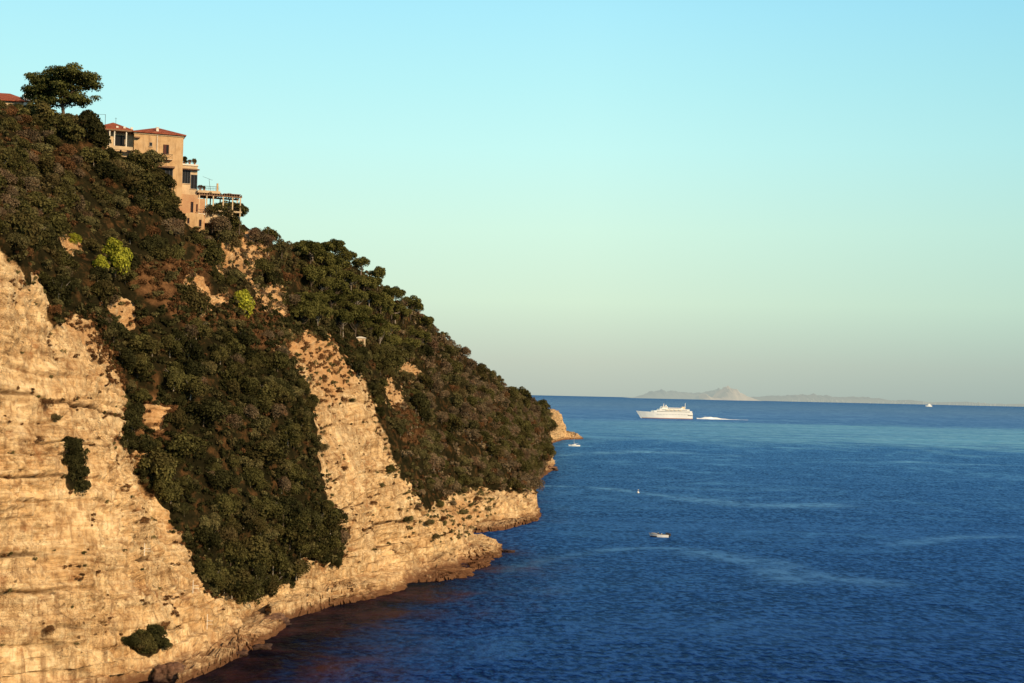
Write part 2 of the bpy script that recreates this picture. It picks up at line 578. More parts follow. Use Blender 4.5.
r0 = t.noise(t.scale(P, (.60, .42, 1)), 1, 2, .6, .2)
r1 = t.noise(t.scale(P, (.20, .155, 1)), 1, 3, .65, .3)
r2 = t.noise(t.scale(P, (.055, .042, 1)), 1, 5, .72, .4)
r3 = t.noise(t.scale(P, (.012, .0045, 1)), 1, 6, .65, .9)
slick = t.noise(t.scale(P, (.0065, .0050, 1)), 1, 3, .5, 2.2)
sep = t.n('ShaderNodeSeparateXYZ'); t.l(P, sep.inputs[0])
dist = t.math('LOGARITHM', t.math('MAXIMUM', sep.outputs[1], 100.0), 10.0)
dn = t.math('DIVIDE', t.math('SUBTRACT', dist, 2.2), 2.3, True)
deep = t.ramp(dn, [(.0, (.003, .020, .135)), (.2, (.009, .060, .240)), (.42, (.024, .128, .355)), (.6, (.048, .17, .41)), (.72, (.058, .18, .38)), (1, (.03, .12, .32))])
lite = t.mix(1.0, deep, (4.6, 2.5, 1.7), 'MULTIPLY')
drk = t.mix(1.0, deep, (.12, .24, .36), 'MULTIPLY')  # light and dark of the wave slopes painted into the water colour
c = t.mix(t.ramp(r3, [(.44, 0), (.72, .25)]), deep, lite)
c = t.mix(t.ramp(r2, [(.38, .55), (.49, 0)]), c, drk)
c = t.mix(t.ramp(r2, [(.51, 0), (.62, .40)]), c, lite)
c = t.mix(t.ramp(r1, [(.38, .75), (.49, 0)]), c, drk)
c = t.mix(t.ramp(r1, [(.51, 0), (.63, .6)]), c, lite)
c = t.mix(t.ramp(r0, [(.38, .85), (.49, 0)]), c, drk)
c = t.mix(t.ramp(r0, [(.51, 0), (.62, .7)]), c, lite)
# a smooth current band far out on the right, and curved slicks nearer in
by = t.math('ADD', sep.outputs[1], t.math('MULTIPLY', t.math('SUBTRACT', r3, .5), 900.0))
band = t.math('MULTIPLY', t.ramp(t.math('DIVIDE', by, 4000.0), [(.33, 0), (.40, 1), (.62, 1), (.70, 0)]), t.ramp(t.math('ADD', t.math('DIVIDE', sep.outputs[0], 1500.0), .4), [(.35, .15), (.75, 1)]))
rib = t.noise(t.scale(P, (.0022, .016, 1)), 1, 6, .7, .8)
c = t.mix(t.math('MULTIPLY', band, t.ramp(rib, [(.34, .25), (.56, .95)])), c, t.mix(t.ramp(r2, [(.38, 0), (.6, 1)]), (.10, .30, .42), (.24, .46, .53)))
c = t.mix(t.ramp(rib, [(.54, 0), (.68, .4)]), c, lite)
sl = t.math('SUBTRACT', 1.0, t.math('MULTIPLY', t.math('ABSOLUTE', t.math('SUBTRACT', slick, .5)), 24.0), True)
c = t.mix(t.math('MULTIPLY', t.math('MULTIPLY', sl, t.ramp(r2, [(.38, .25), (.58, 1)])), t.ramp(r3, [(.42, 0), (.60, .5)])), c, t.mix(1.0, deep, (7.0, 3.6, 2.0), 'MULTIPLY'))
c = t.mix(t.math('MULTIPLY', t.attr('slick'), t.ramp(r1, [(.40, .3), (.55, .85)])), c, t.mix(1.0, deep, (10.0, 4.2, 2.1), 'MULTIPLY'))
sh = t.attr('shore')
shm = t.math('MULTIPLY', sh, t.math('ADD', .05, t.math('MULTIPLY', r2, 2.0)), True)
c = t.mix(t.ramp(shm, [(.14, 0), (.60, .97)]), c, t.ramp(r2, [(.36, (.003, .002, .003)), (.48, (.013, .006, .006)), (.66, (.06, .021, .016))]))  # shallow dark rocks, plus the cliff's reflection and shade painted in as brown
hgt = t.math('ADD', t.math('ADD', t.math('MULTIPLY', r1, 1.1), t.math('MULTIPLY', r0, .5)), t.math('MULTIPLY', r2, 1.5))
nb = t.bump(hgt, .9, .9)
dif = t.n('ShaderNodeBsdfDiffuse'); t.l(c, dif.inputs[0]); t.l(t.bump(hgt, .5, .5), dif.inputs['Normal'])
gl = t.n('ShaderNodeBsdfGlossy'); gl.inputs['Roughness'].default_value = .22
gl.inputs['Color'].default_value = (.42, .72, 1, 1); t.l(nb, gl.inputs['Normal'])
fr = t.n('ShaderNodeFresnel'); fr.inputs['IOR'].default_value = 1.33; t.l(nb, fr.inputs['Normal'])
fac = t.math('MULTIPLY', t.math('MINIMUM', fr.outputs[0], .55), t.math('ADD', .17, t.math('MULTIPLY', band, .2)))
mx = t.n('ShaderNodeMixShader'); t.l(fac, mx.inputs[0]); t.l(dif.outputs[0], mx.inputs[1]); t.l(gl.outputs[0], mx.inputs[2])
t.l(mx.outputs[0], t.out.inputs[0])
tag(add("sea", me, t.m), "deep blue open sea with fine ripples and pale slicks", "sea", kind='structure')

# ================================================================== DISTANT COAST
def far_range(name, p0, p1, D, prof, depth, mat, label, kind='structure'):
    """hills: profile = [(px, top px above the shoreline)]"""
    s = D / F
    n = int((p1 - p0) * 3)
    m = 14
    pxs = np.linspace(p0, p1, n)
    hh = np.interp(pxs, [a for a, b in prof], [b for a, b in prof])
    hh = hh * (1 + .12 * fbm(pxs / 9, np.full(n, 3.3), np.full(n, D / 999.), 4))
    V = []
    for i, a in enumerate(pxs):
        base = at(a, 400, D)
        for j in range(m):
            v = j / (m - 1)
            zz_ = hh[i] * s * math.sin(math.pi * v) ** .8
            V.append((base[0], D + depth * v, zz_ - 2))
    V = np.array(V)
    V[:, 2] += np.maximum(V[:, 2], 0) * .25 * fbm(V[:, 0] / (s * 6), V[:, 1] / (s * 6), 0 * V[:, 0], 4)
    idv = np.arange(n * m).reshape(n, m)
    q = np.stack([idv[:-1, :-1], idv[1:, :-1], idv[1:, 1:], idv[:-1, 1:]], -1).reshape(-1, 4)
    return tag(add(name, np_mesh(name, V, q), mat), label, "hills", kind=kind)


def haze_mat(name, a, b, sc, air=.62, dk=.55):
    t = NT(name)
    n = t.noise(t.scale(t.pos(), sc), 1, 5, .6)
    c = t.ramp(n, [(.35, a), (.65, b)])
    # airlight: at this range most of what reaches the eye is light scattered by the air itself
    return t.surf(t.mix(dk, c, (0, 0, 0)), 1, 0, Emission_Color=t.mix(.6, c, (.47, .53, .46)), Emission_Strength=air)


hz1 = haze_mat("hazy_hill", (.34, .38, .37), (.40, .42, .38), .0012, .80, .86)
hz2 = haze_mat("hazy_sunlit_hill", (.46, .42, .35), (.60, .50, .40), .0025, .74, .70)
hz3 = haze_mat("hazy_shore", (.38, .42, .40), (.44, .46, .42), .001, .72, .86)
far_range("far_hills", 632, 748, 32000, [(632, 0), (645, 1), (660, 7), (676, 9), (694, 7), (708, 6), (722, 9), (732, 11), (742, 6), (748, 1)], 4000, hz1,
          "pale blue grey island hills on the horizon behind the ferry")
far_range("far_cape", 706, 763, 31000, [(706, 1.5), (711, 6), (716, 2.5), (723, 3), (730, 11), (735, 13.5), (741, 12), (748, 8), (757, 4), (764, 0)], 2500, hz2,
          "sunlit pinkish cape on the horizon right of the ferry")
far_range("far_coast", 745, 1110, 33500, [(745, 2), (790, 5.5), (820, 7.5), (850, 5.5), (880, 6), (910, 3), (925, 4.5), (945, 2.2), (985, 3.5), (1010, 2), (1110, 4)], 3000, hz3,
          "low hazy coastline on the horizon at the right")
mb = MB()
rr = random.Random(5)
for i in range(150):
    a = rr.choice((rr.uniform(775, 1030), rr.gauss(840, 22), rr.gauss(905, 8), rr.gauss(980, 14)))
    p = at(a, 400, 33400)
    w, h_ = rr.uniform(12, 42), rr.uniform(14, 55)
    mb.box(p[0], p[0] + w, 33350, 33390, 0, h_ + rr.choice((0, 0, 30)))
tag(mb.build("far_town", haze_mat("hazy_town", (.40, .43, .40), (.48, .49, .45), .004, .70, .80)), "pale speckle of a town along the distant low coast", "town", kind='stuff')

# ================================================================== FOLIAGE
def foliage_mat(name, dark, light, russet=None, trans=.25):
    t = NT(name)
    oi = t.n('ShaderNodeObjectInfo')
    tone = t.attr('tone')
    f = t.math('ADD', t.math('MULTIPLY', tone, .7), t.math('MULTIPLY', oi.outputs['Random'], .3))
    c = t.ramp(f, [(.12, dark), (.55, tuple((a + b) / 2 for a, b in zip(dark, light))), (.92, light)])
    n = t.noise(t.scale(t.pos(), .13), 1, 3, .6)
    c = t.mix(t.ramp(n, [(.46, 0), (.66, .6)]), c, russet or tuple(x * .6 for x in dark))
    d = t.n('ShaderNodeBsdfDiffuse'); t.l(c, d.inputs[0])
    tr = t.n('ShaderNodeBsdfTranslucent'); t.l(c, tr.inputs[0])
    m = t.n('ShaderNodeMixShader'); m.inputs[0].default_value = trans
    t.l(d.outputs[0], m.inputs[1]); t.l(tr.outputs[0], m.inputs[2]); t.l(m.outputs[0], t.out.inputs[0])
    return t.m


FM = {
    'oak': foliage_mat("holm_oak_leaves", (.014, .014, .005), (.185, .165, .055), (.10, .07, .028)),
    'olive': foliage_mat("olive_scrub_leaves", (.024, .021, .009), (.27, .235, .095), (.15, .10, .045)),
    'grey': foliage_mat("grey_scrub_leaves", (.030, .021, .013), (.36, .265, .150), (.20, .105, .06)),
    'rust': foliage_mat("dry_russet_leaves", (.055, .025, .011), (.30, .150, .065), (.14, .08, .035)),
    'pine': foliage_mat("pine_needles", (.016, .020, .005), (.26, .235, .070), (.11, .105, .03)),
    'dpine': foliage_mat("umbrella_pine_needles", (.022, .028, .008), (.30, .29, .090), (.04, .045, .014)),
    'lime': foliage_mat("lime_green_leaves", (.06, .07, .012), (.58, .56, .06), (.22, .23, .03)),
    'deep': foliage_mat("deep_green_leaves", (.012, .014, .006), (.105, .096, .036), (.03, .028, .012)),
}
bark = plain("bark", (.10, .072, .05), .9, .4, 4)
palebark = plain("pale_bark", (.30, .25, .20), .9, .3, 4)


def leaves(r, lobes, n, leaf, inner=.62, flat=0.0):
    """leaf clumps spread over many overlapping lobes; returns verts (4n), quads, tone"""
    C = np.array([l[:3] for l in lobes]); Rr = np.array([l[3] for l in lobes])
    w = Rr ** 2; w = w / w.sum()
    k = r.choice(len(lobes), n, p=w)
    d = r.normal(size=(n, 3)); d /= np.linalg.norm(d, axis=1)[:, None]
    d[:, 2] = np.where(r.random(n) < .6, np.abs(d[:, 2]), d[:, 2])
    rad = Rr[k] * (inner + (1.08 - inner) * r.random(n) ** .6)
    c = C[k] + d * rad[:, None] * np.array([1, 1, 1 - flat])
    nr = d * .8 + r.normal(size=(n, 3)) * .55 + np.array([0, 0, .25])
    nr /= np.linalg.norm(nr, axis=1)[:, None]
    a = np.cross(nr, r.normal(size=(n, 3))); a /= np.linalg.norm(a, axis=1)[:, None] + 1e-9
    b = np.cross(nr, a)
    s = leaf * r.uniform(.55, 1.35, n)[:, None]
    el = r.uniform(.5, .9, n)[:, None]
    V = np.stack([c - a * s, c + b * s * el + nr * s * .2, c + a * s, c - b * s * el + nr * s * .15], 1).reshape(-1, 3)
    lt = r.random(len(lobes))
    tone = np.clip(.45 * lt[k] + .55 * r.random(n), 0, 1)
    return V, np.arange(4 * n).reshape(-1, 4), np.repeat(tone, 4)


def bush_lobes(r, n, sx=1.0, sy=1.0, sz=.85, lr=(.28, .5)):
    L = []
    for i in range(n):
        a = r.uniform(0, 6.283); u = r.uniform(-.15, 1)
        q = math.sqrt(max(0, 1 - max(u, 0) ** 2)) * r.uniform(.35, .85)
        L.append((sx * q * math.cos(a), sy * q * math.sin(a), .25 + sz * max(u, -.1) * r.uniform(.6, .85), r.uniform(*lr)))
    L.append((0, 0, .35, .55))
    return L


VAR = {}
for kind, nvar, n, leaf, args in (
        ('oak', 5, 4600, .070, dict(n=17)), ('deep', 3, 4600, .070, dict(n=15, sz=1.0)),
        ('olive', 4, 3200, .066, dict(n=14, sz=.75)), ('grey', 3, 2600, .060, dict(n=13, sz=.75)),
        ('rust', 3, 2000, .066, dict(n=10, sz=.6)), ('lime', 2, 3600, .068, dict(n=16, sz=1.25, lr=(.25, .42)))):
    VAR[kind] = []
    for i in range(nvar):
        r = np.random.default_rng(100 + i * 7 + len(kind) * 31)
        V, Q, tone = leaves(r, bush_lobes(r, **args), n, leaf)
        me = np_mesh("foliage", V, Q, {'tone': tone}, smooth=False)
        me.materials.append(FM[kind])
        VAR[kind].append(me)


def branch_mesh(r, h, spread, nb, r0=.06, seed_top=.0):
    mb = MB()
    p = Vector((0, 0, -.4)); top = Vector((r.uniform(-.1, .1), r.uniform(-.1, .1), h * .6))
    mb.bar(p, top, r0, r0 * .6, 6)
    for i in range(nb):
        a = 6.283 * i / nb + r.uniform(-.4, .4)
        s = p.lerp(top, r.uniform(.55, 1))
        e = Vector((spread * math.cos(a) * r.uniform(.5, .9), spread * math.sin(a) * r.uniform(.5, .9), h * r.uniform(.75, 1.0)))
        m = s.lerp(e, .5) + Vector((0, 0, -.06 * h))
        mb.bar(s, m, r0 * .5, r0 * .35, 5)
        mb.bar(m, e, r0 * .35, r0 * .12, 5)
    return mb


def mesh_of(mb, name, mat):
    bmesh.ops.recalc_face_normals(mb.b, faces=list(mb.b.faces))
    me = bpy.data.meshes.new(name); mb.b.to_mesh(me); mb.b.free(); me.materials.append(mat)
    return me


# pine trees of the ridge: unit size (height 1.6, crown radius 1)
PINES = []
for i in range(4):
    r = np.random.default_rng(300 + i)
    L = []
    for k in range(18):
        a = r.uniform(0, 6.283); q = math.sqrt(r.random()) * .8
        L.append((q * math.cos(a), q * math.sin(a), .75 + .6 * (1 - q * q) + r.uniform(-.3, .06), r.uniform(.24, .4)))
    V, Q, tone = leaves(r, L, 4400, .058, .5, .2)
    cm = np_mesh("crown", V, Q, {'tone': tone}, smooth=False); cm.materials.append(FM['pine'])
    PINES.append((cm, mesh_of(branch_mesh(r, 1.1, .7, 7, .05), "trunk", palebark if i == 0 else bark)))
TRUNKS = [mesh_of(branch_mesh(np.random.default_rng(400 + i), (.9, .9, 1.12, 1.15)[i], (.75, .75, .95, 1.0)[i], 7, .04), "trunk", bark if i < 2 else palebark) for i in range(4)]

# ---- where shrubs stand: spread over the overgrown parts of the headland
flatS, flatN = S2.reshape(-1, 3), N1.reshape(-1, 3)
fv = vegs.reshape(-1)
fpx, fpy = sight(flatS)
view = np.array([0, 0, EYE]) - flatS
view /= np.linalg.norm(view, axis=1)[:, None]
facing = (flatN * view).sum(1)
vv = np.tile(np.arange(Vn), U)
ridge_v = sum(NV[:7])
ok = (fv > .75) & (fpx > -60) & (fpx < 560) & (facing > -.05) & (vv < ridge_v + 22) & (flatS[:, 2] > 2)
cand = rng.permutation(np.nonzero(ok)[0])
# weight by real area so far slopes are not over-sampled
du = np.linalg.norm(np.gradient(S2, axis=0), axis=-1) * np.linalg.norm(np.gradient(S2, axis=1), axis=-1)
area = du.reshape(-1)
VX = at(181, 200, 312)


def kind_for(a, b, r):
    u = r.random()
    if 300 < a < 425 and b < 352 and b > 235: return 'pine' if u < .78 else ('oak' if u < .9 else 'olive')
    if a > 425: return 'grey' if u < .42 else ('olive' if u < .75 else ('oak' if u < .93 else 'rust'))
    if a > 385: return 'olive' if u < .5 else ('oak' if u < .8 else 'deep')
    if (a > 200 and b < 350): return 'olive' if u < .35 else ('grey' if u < .5 else ('rust' if u < .62 else ('oak' if u < .85 else 'deep')))
    if a < 100 and b < 230: return 'olive' if u < .28 else ('oak' if u < .6 else ('rust' if u < .8 else 'grey'))
    if b > 330: return 'oak' if u < .52 else ('deep' if u < .78 else ('olive' if u < .92 else 'grey'))
    return 'oak' if u < .38 else ('deep' if u < .60 else ('olive' if u < .76 else ('grey' if u < .86 else 'rust')))


placed = []
kcount = {}
pr = random.Random(21)
PX = np.zeros((0, 3)); PR = np.zeros(0)
for idx in cand:
    if len(placed) >= 1100: break
    P = flatS[idx]
    amax = .25 if P[1] < 330 else .55
    if pr.random() > min(1, area[idx] / amax): continue
    a, b = fpx[idx], fpy[idx]
    if 100 < a < 205 and P[1] > 305 and P[1] < 330: continue           # the villa stands here
    if any((a - q0) ** 2 + (b - q1) ** 2 < q2 ** 2 for q0, q1, q2 in ((110, 258, 19), (244, 305, 20), (75, 240, 8), (97, 263, 8), (362, 345, 9), (192, 212, 17))): continue
    op = opn.reshape(-1)[idx] > .5
    if op and pr.random() < .72: continue
    k = kind_for(a, b, pr)
    if op and pr.random() < .5: k = 'rust'
    R_ = {'oak': pr.uniform(1.3, 2.6) + 1.6 * pr.random() ** 4, 'deep': pr.uniform(1.2, 2.5) + 1.6 * pr.random() ** 4, 'olive': pr.uniform(.9, 2.6), 'grey': pr.uniform(1.0, 2.5),
          'rust': pr.uniform(.8, 2.1), 'pine': pr.uniform(2.5, 3.9)}[k]
    if P[1] > 430 and k != 'pine': R_ *= 1.45
    if P[1] > 800: R_ *= 1.2
    if a < 45 and b < 128: R_ = min(R_, 1.7)
    if len(placed):
        dd = np.linalg.norm(PX - P, axis=1)
        if (dd < .44 * (PR + R_)).any(): continue
    if b < 100 and a > 20 and a < 105: continue
    if kcount.get(k, 0) >= 285: continue
    kcount[k] = kcount.get(k, 0) + 1
    placed.append((P.copy(), R_, k, a, b, idx))
    PX = np.vstack([PX, P]); PR = np.append(PR, R_)


def region(a, b):
    if a < 100 and b < 235: return "on the slope under the umbrella pine", "upper left slope"
    if a < 130: return "along the pale left cliff's rim", "rim of the left cliff"
    if b < 245 and a < 205: return "just below the villa", "slope below the villa"
    if a >= 425 and b < 400: return "high on the far headland", "upper far headland"
    if a >= 470: return "low on the far headland", "lower far headland"
    if a >= 350 and b > 350: return "in the band right of the middle cliff", "green band by the middle cliff"
    if a >= 300 and b <= 352: return "on the ridge shoulder", "ridge shoulder"
    if a >= 205 and b < 330: return "around the clearing right of the villa", "rocky clearing"
    if b < 340: return "between the villa and the spur", "upper spur"
    if b < 470: return "in the middle of the dark spur", "middle spur"
    return "at the foot of the dark spur", "lower spur"


NAMES = {'oak': ("holm_oak", "dark rounded evergreen oak", "tree"), 'deep': ("evergreen_tree", "deep green dense evergreen", "tree"),
         'olive': ("olive_shrub", "olive green rounded shrub", "shrub"), 'grey': ("grey_shrub", "grey green wiry shrub", "shrub"),
         'rust': ("dry_shrub", "russet brown dry shrub", "shrub"), 'pine': ("pine_tree", "bright green spreading pine", "tree")}
groups = {}
for it in placed:
    groups.setdefault((region(it[3], it[4])[0], it[2]), []).append(it)
vr = random.Random(3)
for (reg, k), items in groups.items():
    nm, adj, cat = NAMES[k]
    short = region(items[0][3], items[0][4])[1]
    lab = {}
    if len(items) == 1:
        lab[0] = f"{adj}, the only one {reg}"
    else:
        order = [("largest", max(range(len(items)), key=lambda i: items[i][1] / items[i][0][1])),
                 ("topmost", min(range(len(items)), key=lambda i: items[i][4])),
                 ("lowest", max(range(len(items)), key=lambda i: items[i][4])),
                 ("leftmost", min(range(len(items)), key=lambda i: items[i][3])),
                 ("rightmost", max(range(len(items)), key=lambda i: items[i][3]))]
        for w, i in order:
            if i not in lab:
                lab[i] = f"{adj}, {w} of those {reg}"
    for i, (P, R_, kk, a, b, idx) in enumerate(items):
        label = lab.get(i, f"{adj} amid those {reg}")
        grp = f"{adj}s, {short}"
        sink = .25 * R_
        n = flatN[idx]
        loc = P + np.array([n[0] * .3, n[1] * .3, 0]) * R_ - np.array([0, 0, sink])
        rz = vr.uniform(0, 6.28)
        sc = (R_ * vr.uniform(.85, 1.15), R_ * vr.uniform(.85, 1.15), R_ * vr.uniform(.85, 1.2))
        if k == 'pine':
            cm, tm = vr.choice(PINES)
            root = empty(nm, loc, rz)
            root.scale = sc
            add("crown", cm, None, root); add("trunk", tm, None, root)
        elif k in ('oak', 'deep', 'grey'):
            root = empty(nm, loc, rz)
            root.scale = sc
            add("crown", vr.choice(VAR[k]), None, root); add("trunk", vr.choice(TRUNKS), None, root)
        else:
            root = add(nm, vr.choice(VAR[k]))
            root.location = loc; root.rotation_euler = (0, 0, rz); root.scale = sc
        tag(root, label, cat, grp)

# ---- low scrub between them, too tangled to count
def scrub(name, n, cond, rad, leafs, leaf, mats, label, seed, maxa=.25):
    r = np.random.default_rng(seed)
    c = np.nonzero(cond)[0]
    p = np.minimum(area[c], maxa); p = p / p.sum()
    ch = r.choice(c, n, p=p, replace=False)
    VV, QQ, TT, off = [], [], [], 0
    for i in ch:
        rr_ = r.uniform(*rad) * (1.3 if flatS[i, 1] > 430 else 1)
        L = [(r.uniform(-.6, .6), r.uniform(-.6, .6), r.uniform(0, .5), r.uniform(.3, .55)) for _ in range(5)]
        V, Q, tone = leaves(r, L, leafs, leaf / rr_, .4)
        V = V * rr_ + flatS[i] + flatN[i] * .25 * rr_
        VV.append(V); QQ.append(Q + off); TT.append(tone * .6 + .4 * r.random()); off += len(V)
    me = np_mesh(name, np.concatenate(VV), np.concatenate(QQ), {'tone': np.concatenate(TT)}, smooth=False)
    return tag(add(name, me, mats), label, "scrub", kind='stuff')


vis = (facing > -.05) & (fpx > -80) & (fpx < 570) & (vv < ridge_v + 20) & (flatS[:, 2] > 2.5)
up = fpx < 300
scrub("low_scrub", 1500, vis & (fv > .6) & (fpx < 430), (.6, 1.3), 170, .20, FM['olive'], "low olive brown scrub between the trees of the near slope", 1)
scrub("dark_scrub", 1700, vis & (fv > .55) & (fpy > 300) & (fpx < 350), (.5, 1.2), 120, .20, FM['deep'], "dark low scrub filling the wooded spur", 2)
scrub("headland_scrub", 700, vis & (fv > .6) & (fpx > 400), (.8, 1.6), 130, .30, FM['grey'], "grey green scrub covering the far headland", 3, .5)
scrub("dry_scrub", 520, vis & (fv > .35) & (fpx < 520), (.4, 1.0), 120, .18, FM['rust'], "russet dry scrub in the gaps of the slope", 4)
scrub("russet_scrub", 420, vis & (fv > .4) & (opn.reshape(-1) > .5), (.4, 1.1), 120, .17, FM['rust'], "russet scrub and dead bracken on the open patches of the slope", 14)
ledge = (np.abs(perlin(flatS[:, 0] / 30 + 3, flatS[:, 1] / 30, zs.reshape(-1) / 5.0)) < .05)
fs = vis & (fis.reshape(-1) > .35) & (fv < .2) & (flatS[:, 2] > 5) & (flatS[:, 1] < 480)
scrub("fissure_scrub", 70, fs, (.35, .95), 90, .15, FM['rust'], "dark brown scrub clinging under the long cracks of the cliffs", 19, .2)
scrub("fissure_greens", 40, fs, (.3, .8), 90, .15, FM['oak'], "dark green scrub clinging under the long cracks of the cliffs", 20, .2)
clump = fbm(flatS[:, 0] / 8, flatS[:, 1] / 8, flatS[:, 2] / 8, 3) > .12
scrub("cliff_tufts", 420, vis & (fv < .2) & (flatS[:, 2] > 6) & ((ledge & clump) | (fbm(flatS[:, 0] / 6, flatS[:, 1] / 6, flatS[:, 2] / 4 + 50, 2) > .45)) & (flatS[:, 1] < 480), (.15, .62), 60, .12, FM['rust'], "small dry brown tufts rooted in cracks of the pale cliffs", 5, .12)
scrub("cliff_greens", 120, vis & (fv < .2) & (flatS[:, 2] > 6) & ledge & (flatS[:, 1] < 480), (.2, .6), 55, .13, FM['olive'], "small green tufts growing on the cliff ledges", 6, .12)


vb = vegs.copy()
for _ in range(40):
    vb = blur(vb, 2)
edge = vis & (fv < .3) & (vb.reshape(-1) > .1) & (flatS[:, 2] > 5)
scrub("edge_scrub", 420, edge, (.25, .85), 90, .15, FM['olive'], "olive scrub thinning out along the rim of the bare rock", 8, .15)
scrub("edge_dry_scrub", 420, edge, (.2, .8), 80, .15, FM['rust'], "russet dry scrub hanging over the rim of the bare rock", 9, .15)
hang = vis & in_poly(fpx, fpy, [(58, 308), (112, 318), (126, 392), (102, 380), (84, 345)])
scrub("hanging_scrub", 150, hang, (.3, .9), 90, .15, FM['rust'], "brown creepers hanging down the top of the left cliff", 10, .15)
scree = vis & (fv < .4) & in_poly(fpx, fpy, [(268, 324), (334, 330), (354, 372), (345, 410), (318, 402), (296, 368)])
scrub("scree_scrub", 130, scree, (.3, 1.1), 100, .15, FM['rust'], "brown dry scrub over the top of the middle cliff", 15, .2)
scrub("scree_greens", 60, scree, (.4, 1.2), 110, .16, FM['olive'], "olive scrub over the top of the middle cliff", 16, .2)
clr = vis & (fv < .4) & in_poly(fpx, fpy, [(184, 228), (272, 228), (296, 330), (250, 322), (184, 312)])
scrub("clearing_scrub", 130, clr, (.3, 1.2), 110, .16, FM['grey'], "grey green scrub dotting the rocky clearing right of the villa", 17, .2)
scrub("clearing_greens", 60, clr, (.5, 1.5), 150, .17, FM['oak'], "dark green scrub dotting the rocky clearing right of the villa", 18, .2)
mids = vis & (fv < .3) & in_poly(fpx, fpy, [(405, 490), (440, 470), (500, 488), (495, 530), (440, 545), (405, 530)])
scrub("bay_scrub", 170, mids, (.3, 1.0), 90, .17, FM['olive'], "olive tufts scattered over the broken rock by the bay", 12, .2)


def near_vertex(a, b):
    d = (fpx - a) ** 2 + (fpy - b) ** 2
    d = np.where((facing > 0) & (vv <= ridge_v + 3), d, 1e9)
    c = np.nonzero(d < d.min() + 4)[0]
    return c[np.argmin(flatS[c, 1])]


def put_shrub(a, b, rad, kind, nm, label, cat='shrub', group=None, sz=1.0, parts=False):
    i = near_vertex(a, b)
    P, n = flatS[i], flatN[i]
    loc = P + n * rad * .25 - np.array([0, 0, rad * .35])
    if parts:
        o = empty(nm, loc, vr.uniform(0, 6))
        add("crown", vr.choice(VAR[kind]), None, o); add("trunk", vr.choice(TRUNKS), None, o)
    else:
        o = add(nm, vr.choice(VAR[kind])); o.location = loc; o.rotation_euler = (0, 0, vr.uniform(0, 6))
    o.scale = (rad, rad, rad * sz)
    return tag(o, label, cat, group)


# two lime green trees and single shrubs on the open cliff
put_shrub(113, 264, 3.2, 'lime', "lime_green_tree", "bright yellow green leafy tree on the slope left below the villa", 'tree', None, 1.25, True)
put_shrub(98, 266, 1.8, 'lime', "lime_green_shrub", "small yellow green shrub at the left foot of the bright tree", 'shrub')
put_shrub(75, 240, 1.3, 'lime', "lime_green_shrub", "small yellow green shrub up left of the bright leafy tree", 'shrub')
put_shrub(244, 312, 3.2, 'lime', "lime_green_tree", "bright yellow green tree right of centre beside the rocky clearing", 'tree', None, 1.25, True)
for i, (a, b, r_) in enumerate([(70, 450, 1.7), (74, 463, 1.8), (79, 477, 1.8), (81, 490, 1.7)]):
    put_shrub(a, b, r_, 'deep', "cliff_shrub", ["topmost dark shrub of the tall column on the left cliff", "second dark shrub from the top of the column on the left cliff",
              "third dark shrub from the top of the column on the left cliff", "lowest dark shrub of the tall column on the left cliff"][i], 'shrub', "dark shrubs in a column on the left cliff", 1.1)
for i, (a, b, r_) in enumerate([(128, 642, 1.4), (141, 640, 1.9), (155, 636, 2.1), (162, 645, 1.4)]):
    put_shrub(a, b, r_, 'deep' if i != 1 else 'oak', "cliff_shrub", ["leftmost dark shrub of the low clump at the foot of the left cliff", "second dark shrub from the left in the low clump at the cliff foot",
              "tallest dark shrub of the low clump at the foot of the left cliff", "rightmost dark shrub of the low clump at the cliff foot"][i], 'shrub', "dark shrubs in a clump low on the left cliff")
for a, b, r_, k, lb in [(56, 418, .9, 'olive', "small olive shrub above the dark column on the left cliff"), (145, 520, 1.0, 'rust', "small russet shrub beside the spur on the left cliff"),
                        (46, 404, 1.1, 'rust', "brown shrub under the long crack of the left cliff"), (52, 630, 1.1, 'rust', "brown shrub on the lower crack near the left cliff foot"),
                        (390, 470, 1.5, 'oak', "round dark shrub alone in the middle cliff's right side"), (383, 486, .9, 'olive', "little green shrub below the round one on the middle cliff"),
                        (408, 520, 1.5, 'olive', "olive shrub on the ledge low on the middle cliff"), (428, 525, 1.4, 'olive', "olive shrub at the right end of the middle cliff"),
                        (445, 520, 1.4, 'rust', "russet shrub at the bay behind the middle cliff"), (455, 505, 1.6, 'grey', "grey shrub above the bay right of the middle cliff"),
                        (330, 545, 2.4, 'oak', "big round oak at the spur's right foot by the shore ledge"), (336, 562, 1.5, 'deep', "dark shrub lowest at the spur's right foot"),
                        (322, 450, 1.5, 'olive', "green shrub on the edge between spur and middle cliff"), (352, 400, 1.0, 'olive', "small shrub in the upper middle cliff"),
                        (492, 480, 2.2, 'olive', "olive shrub on the rim of the low sea cliff"), (462, 512, 1.6, 'olive', "olive shrub halfway up the bay right of the middle cliff"), (440, 505, 1.5, 'oak', "dark shrub on the middle cliff's right shoulder"), (418, 508, 1.2, 'grey', "grey shrub left of the middle cliff's right shoulder"), (478, 500, 1.8, 'rust', "russet shrub on the low sea cliff's left end"), (436, 538, 1.2, 'olive', "small green shrub just above the middle shore shelf"), (372, 505, .9, 'rust', "brown shrub at the centre of the middle cliff"), (345, 470, 1.0, 'rust', "brown shrub left of the middle cliff's centre"), (266, 336, 1.6, 'grey', "pale twiggy shrub under the rocky clearing")]:
    put_shrub(a, b, r_, k, "cliff_shrub", lb)

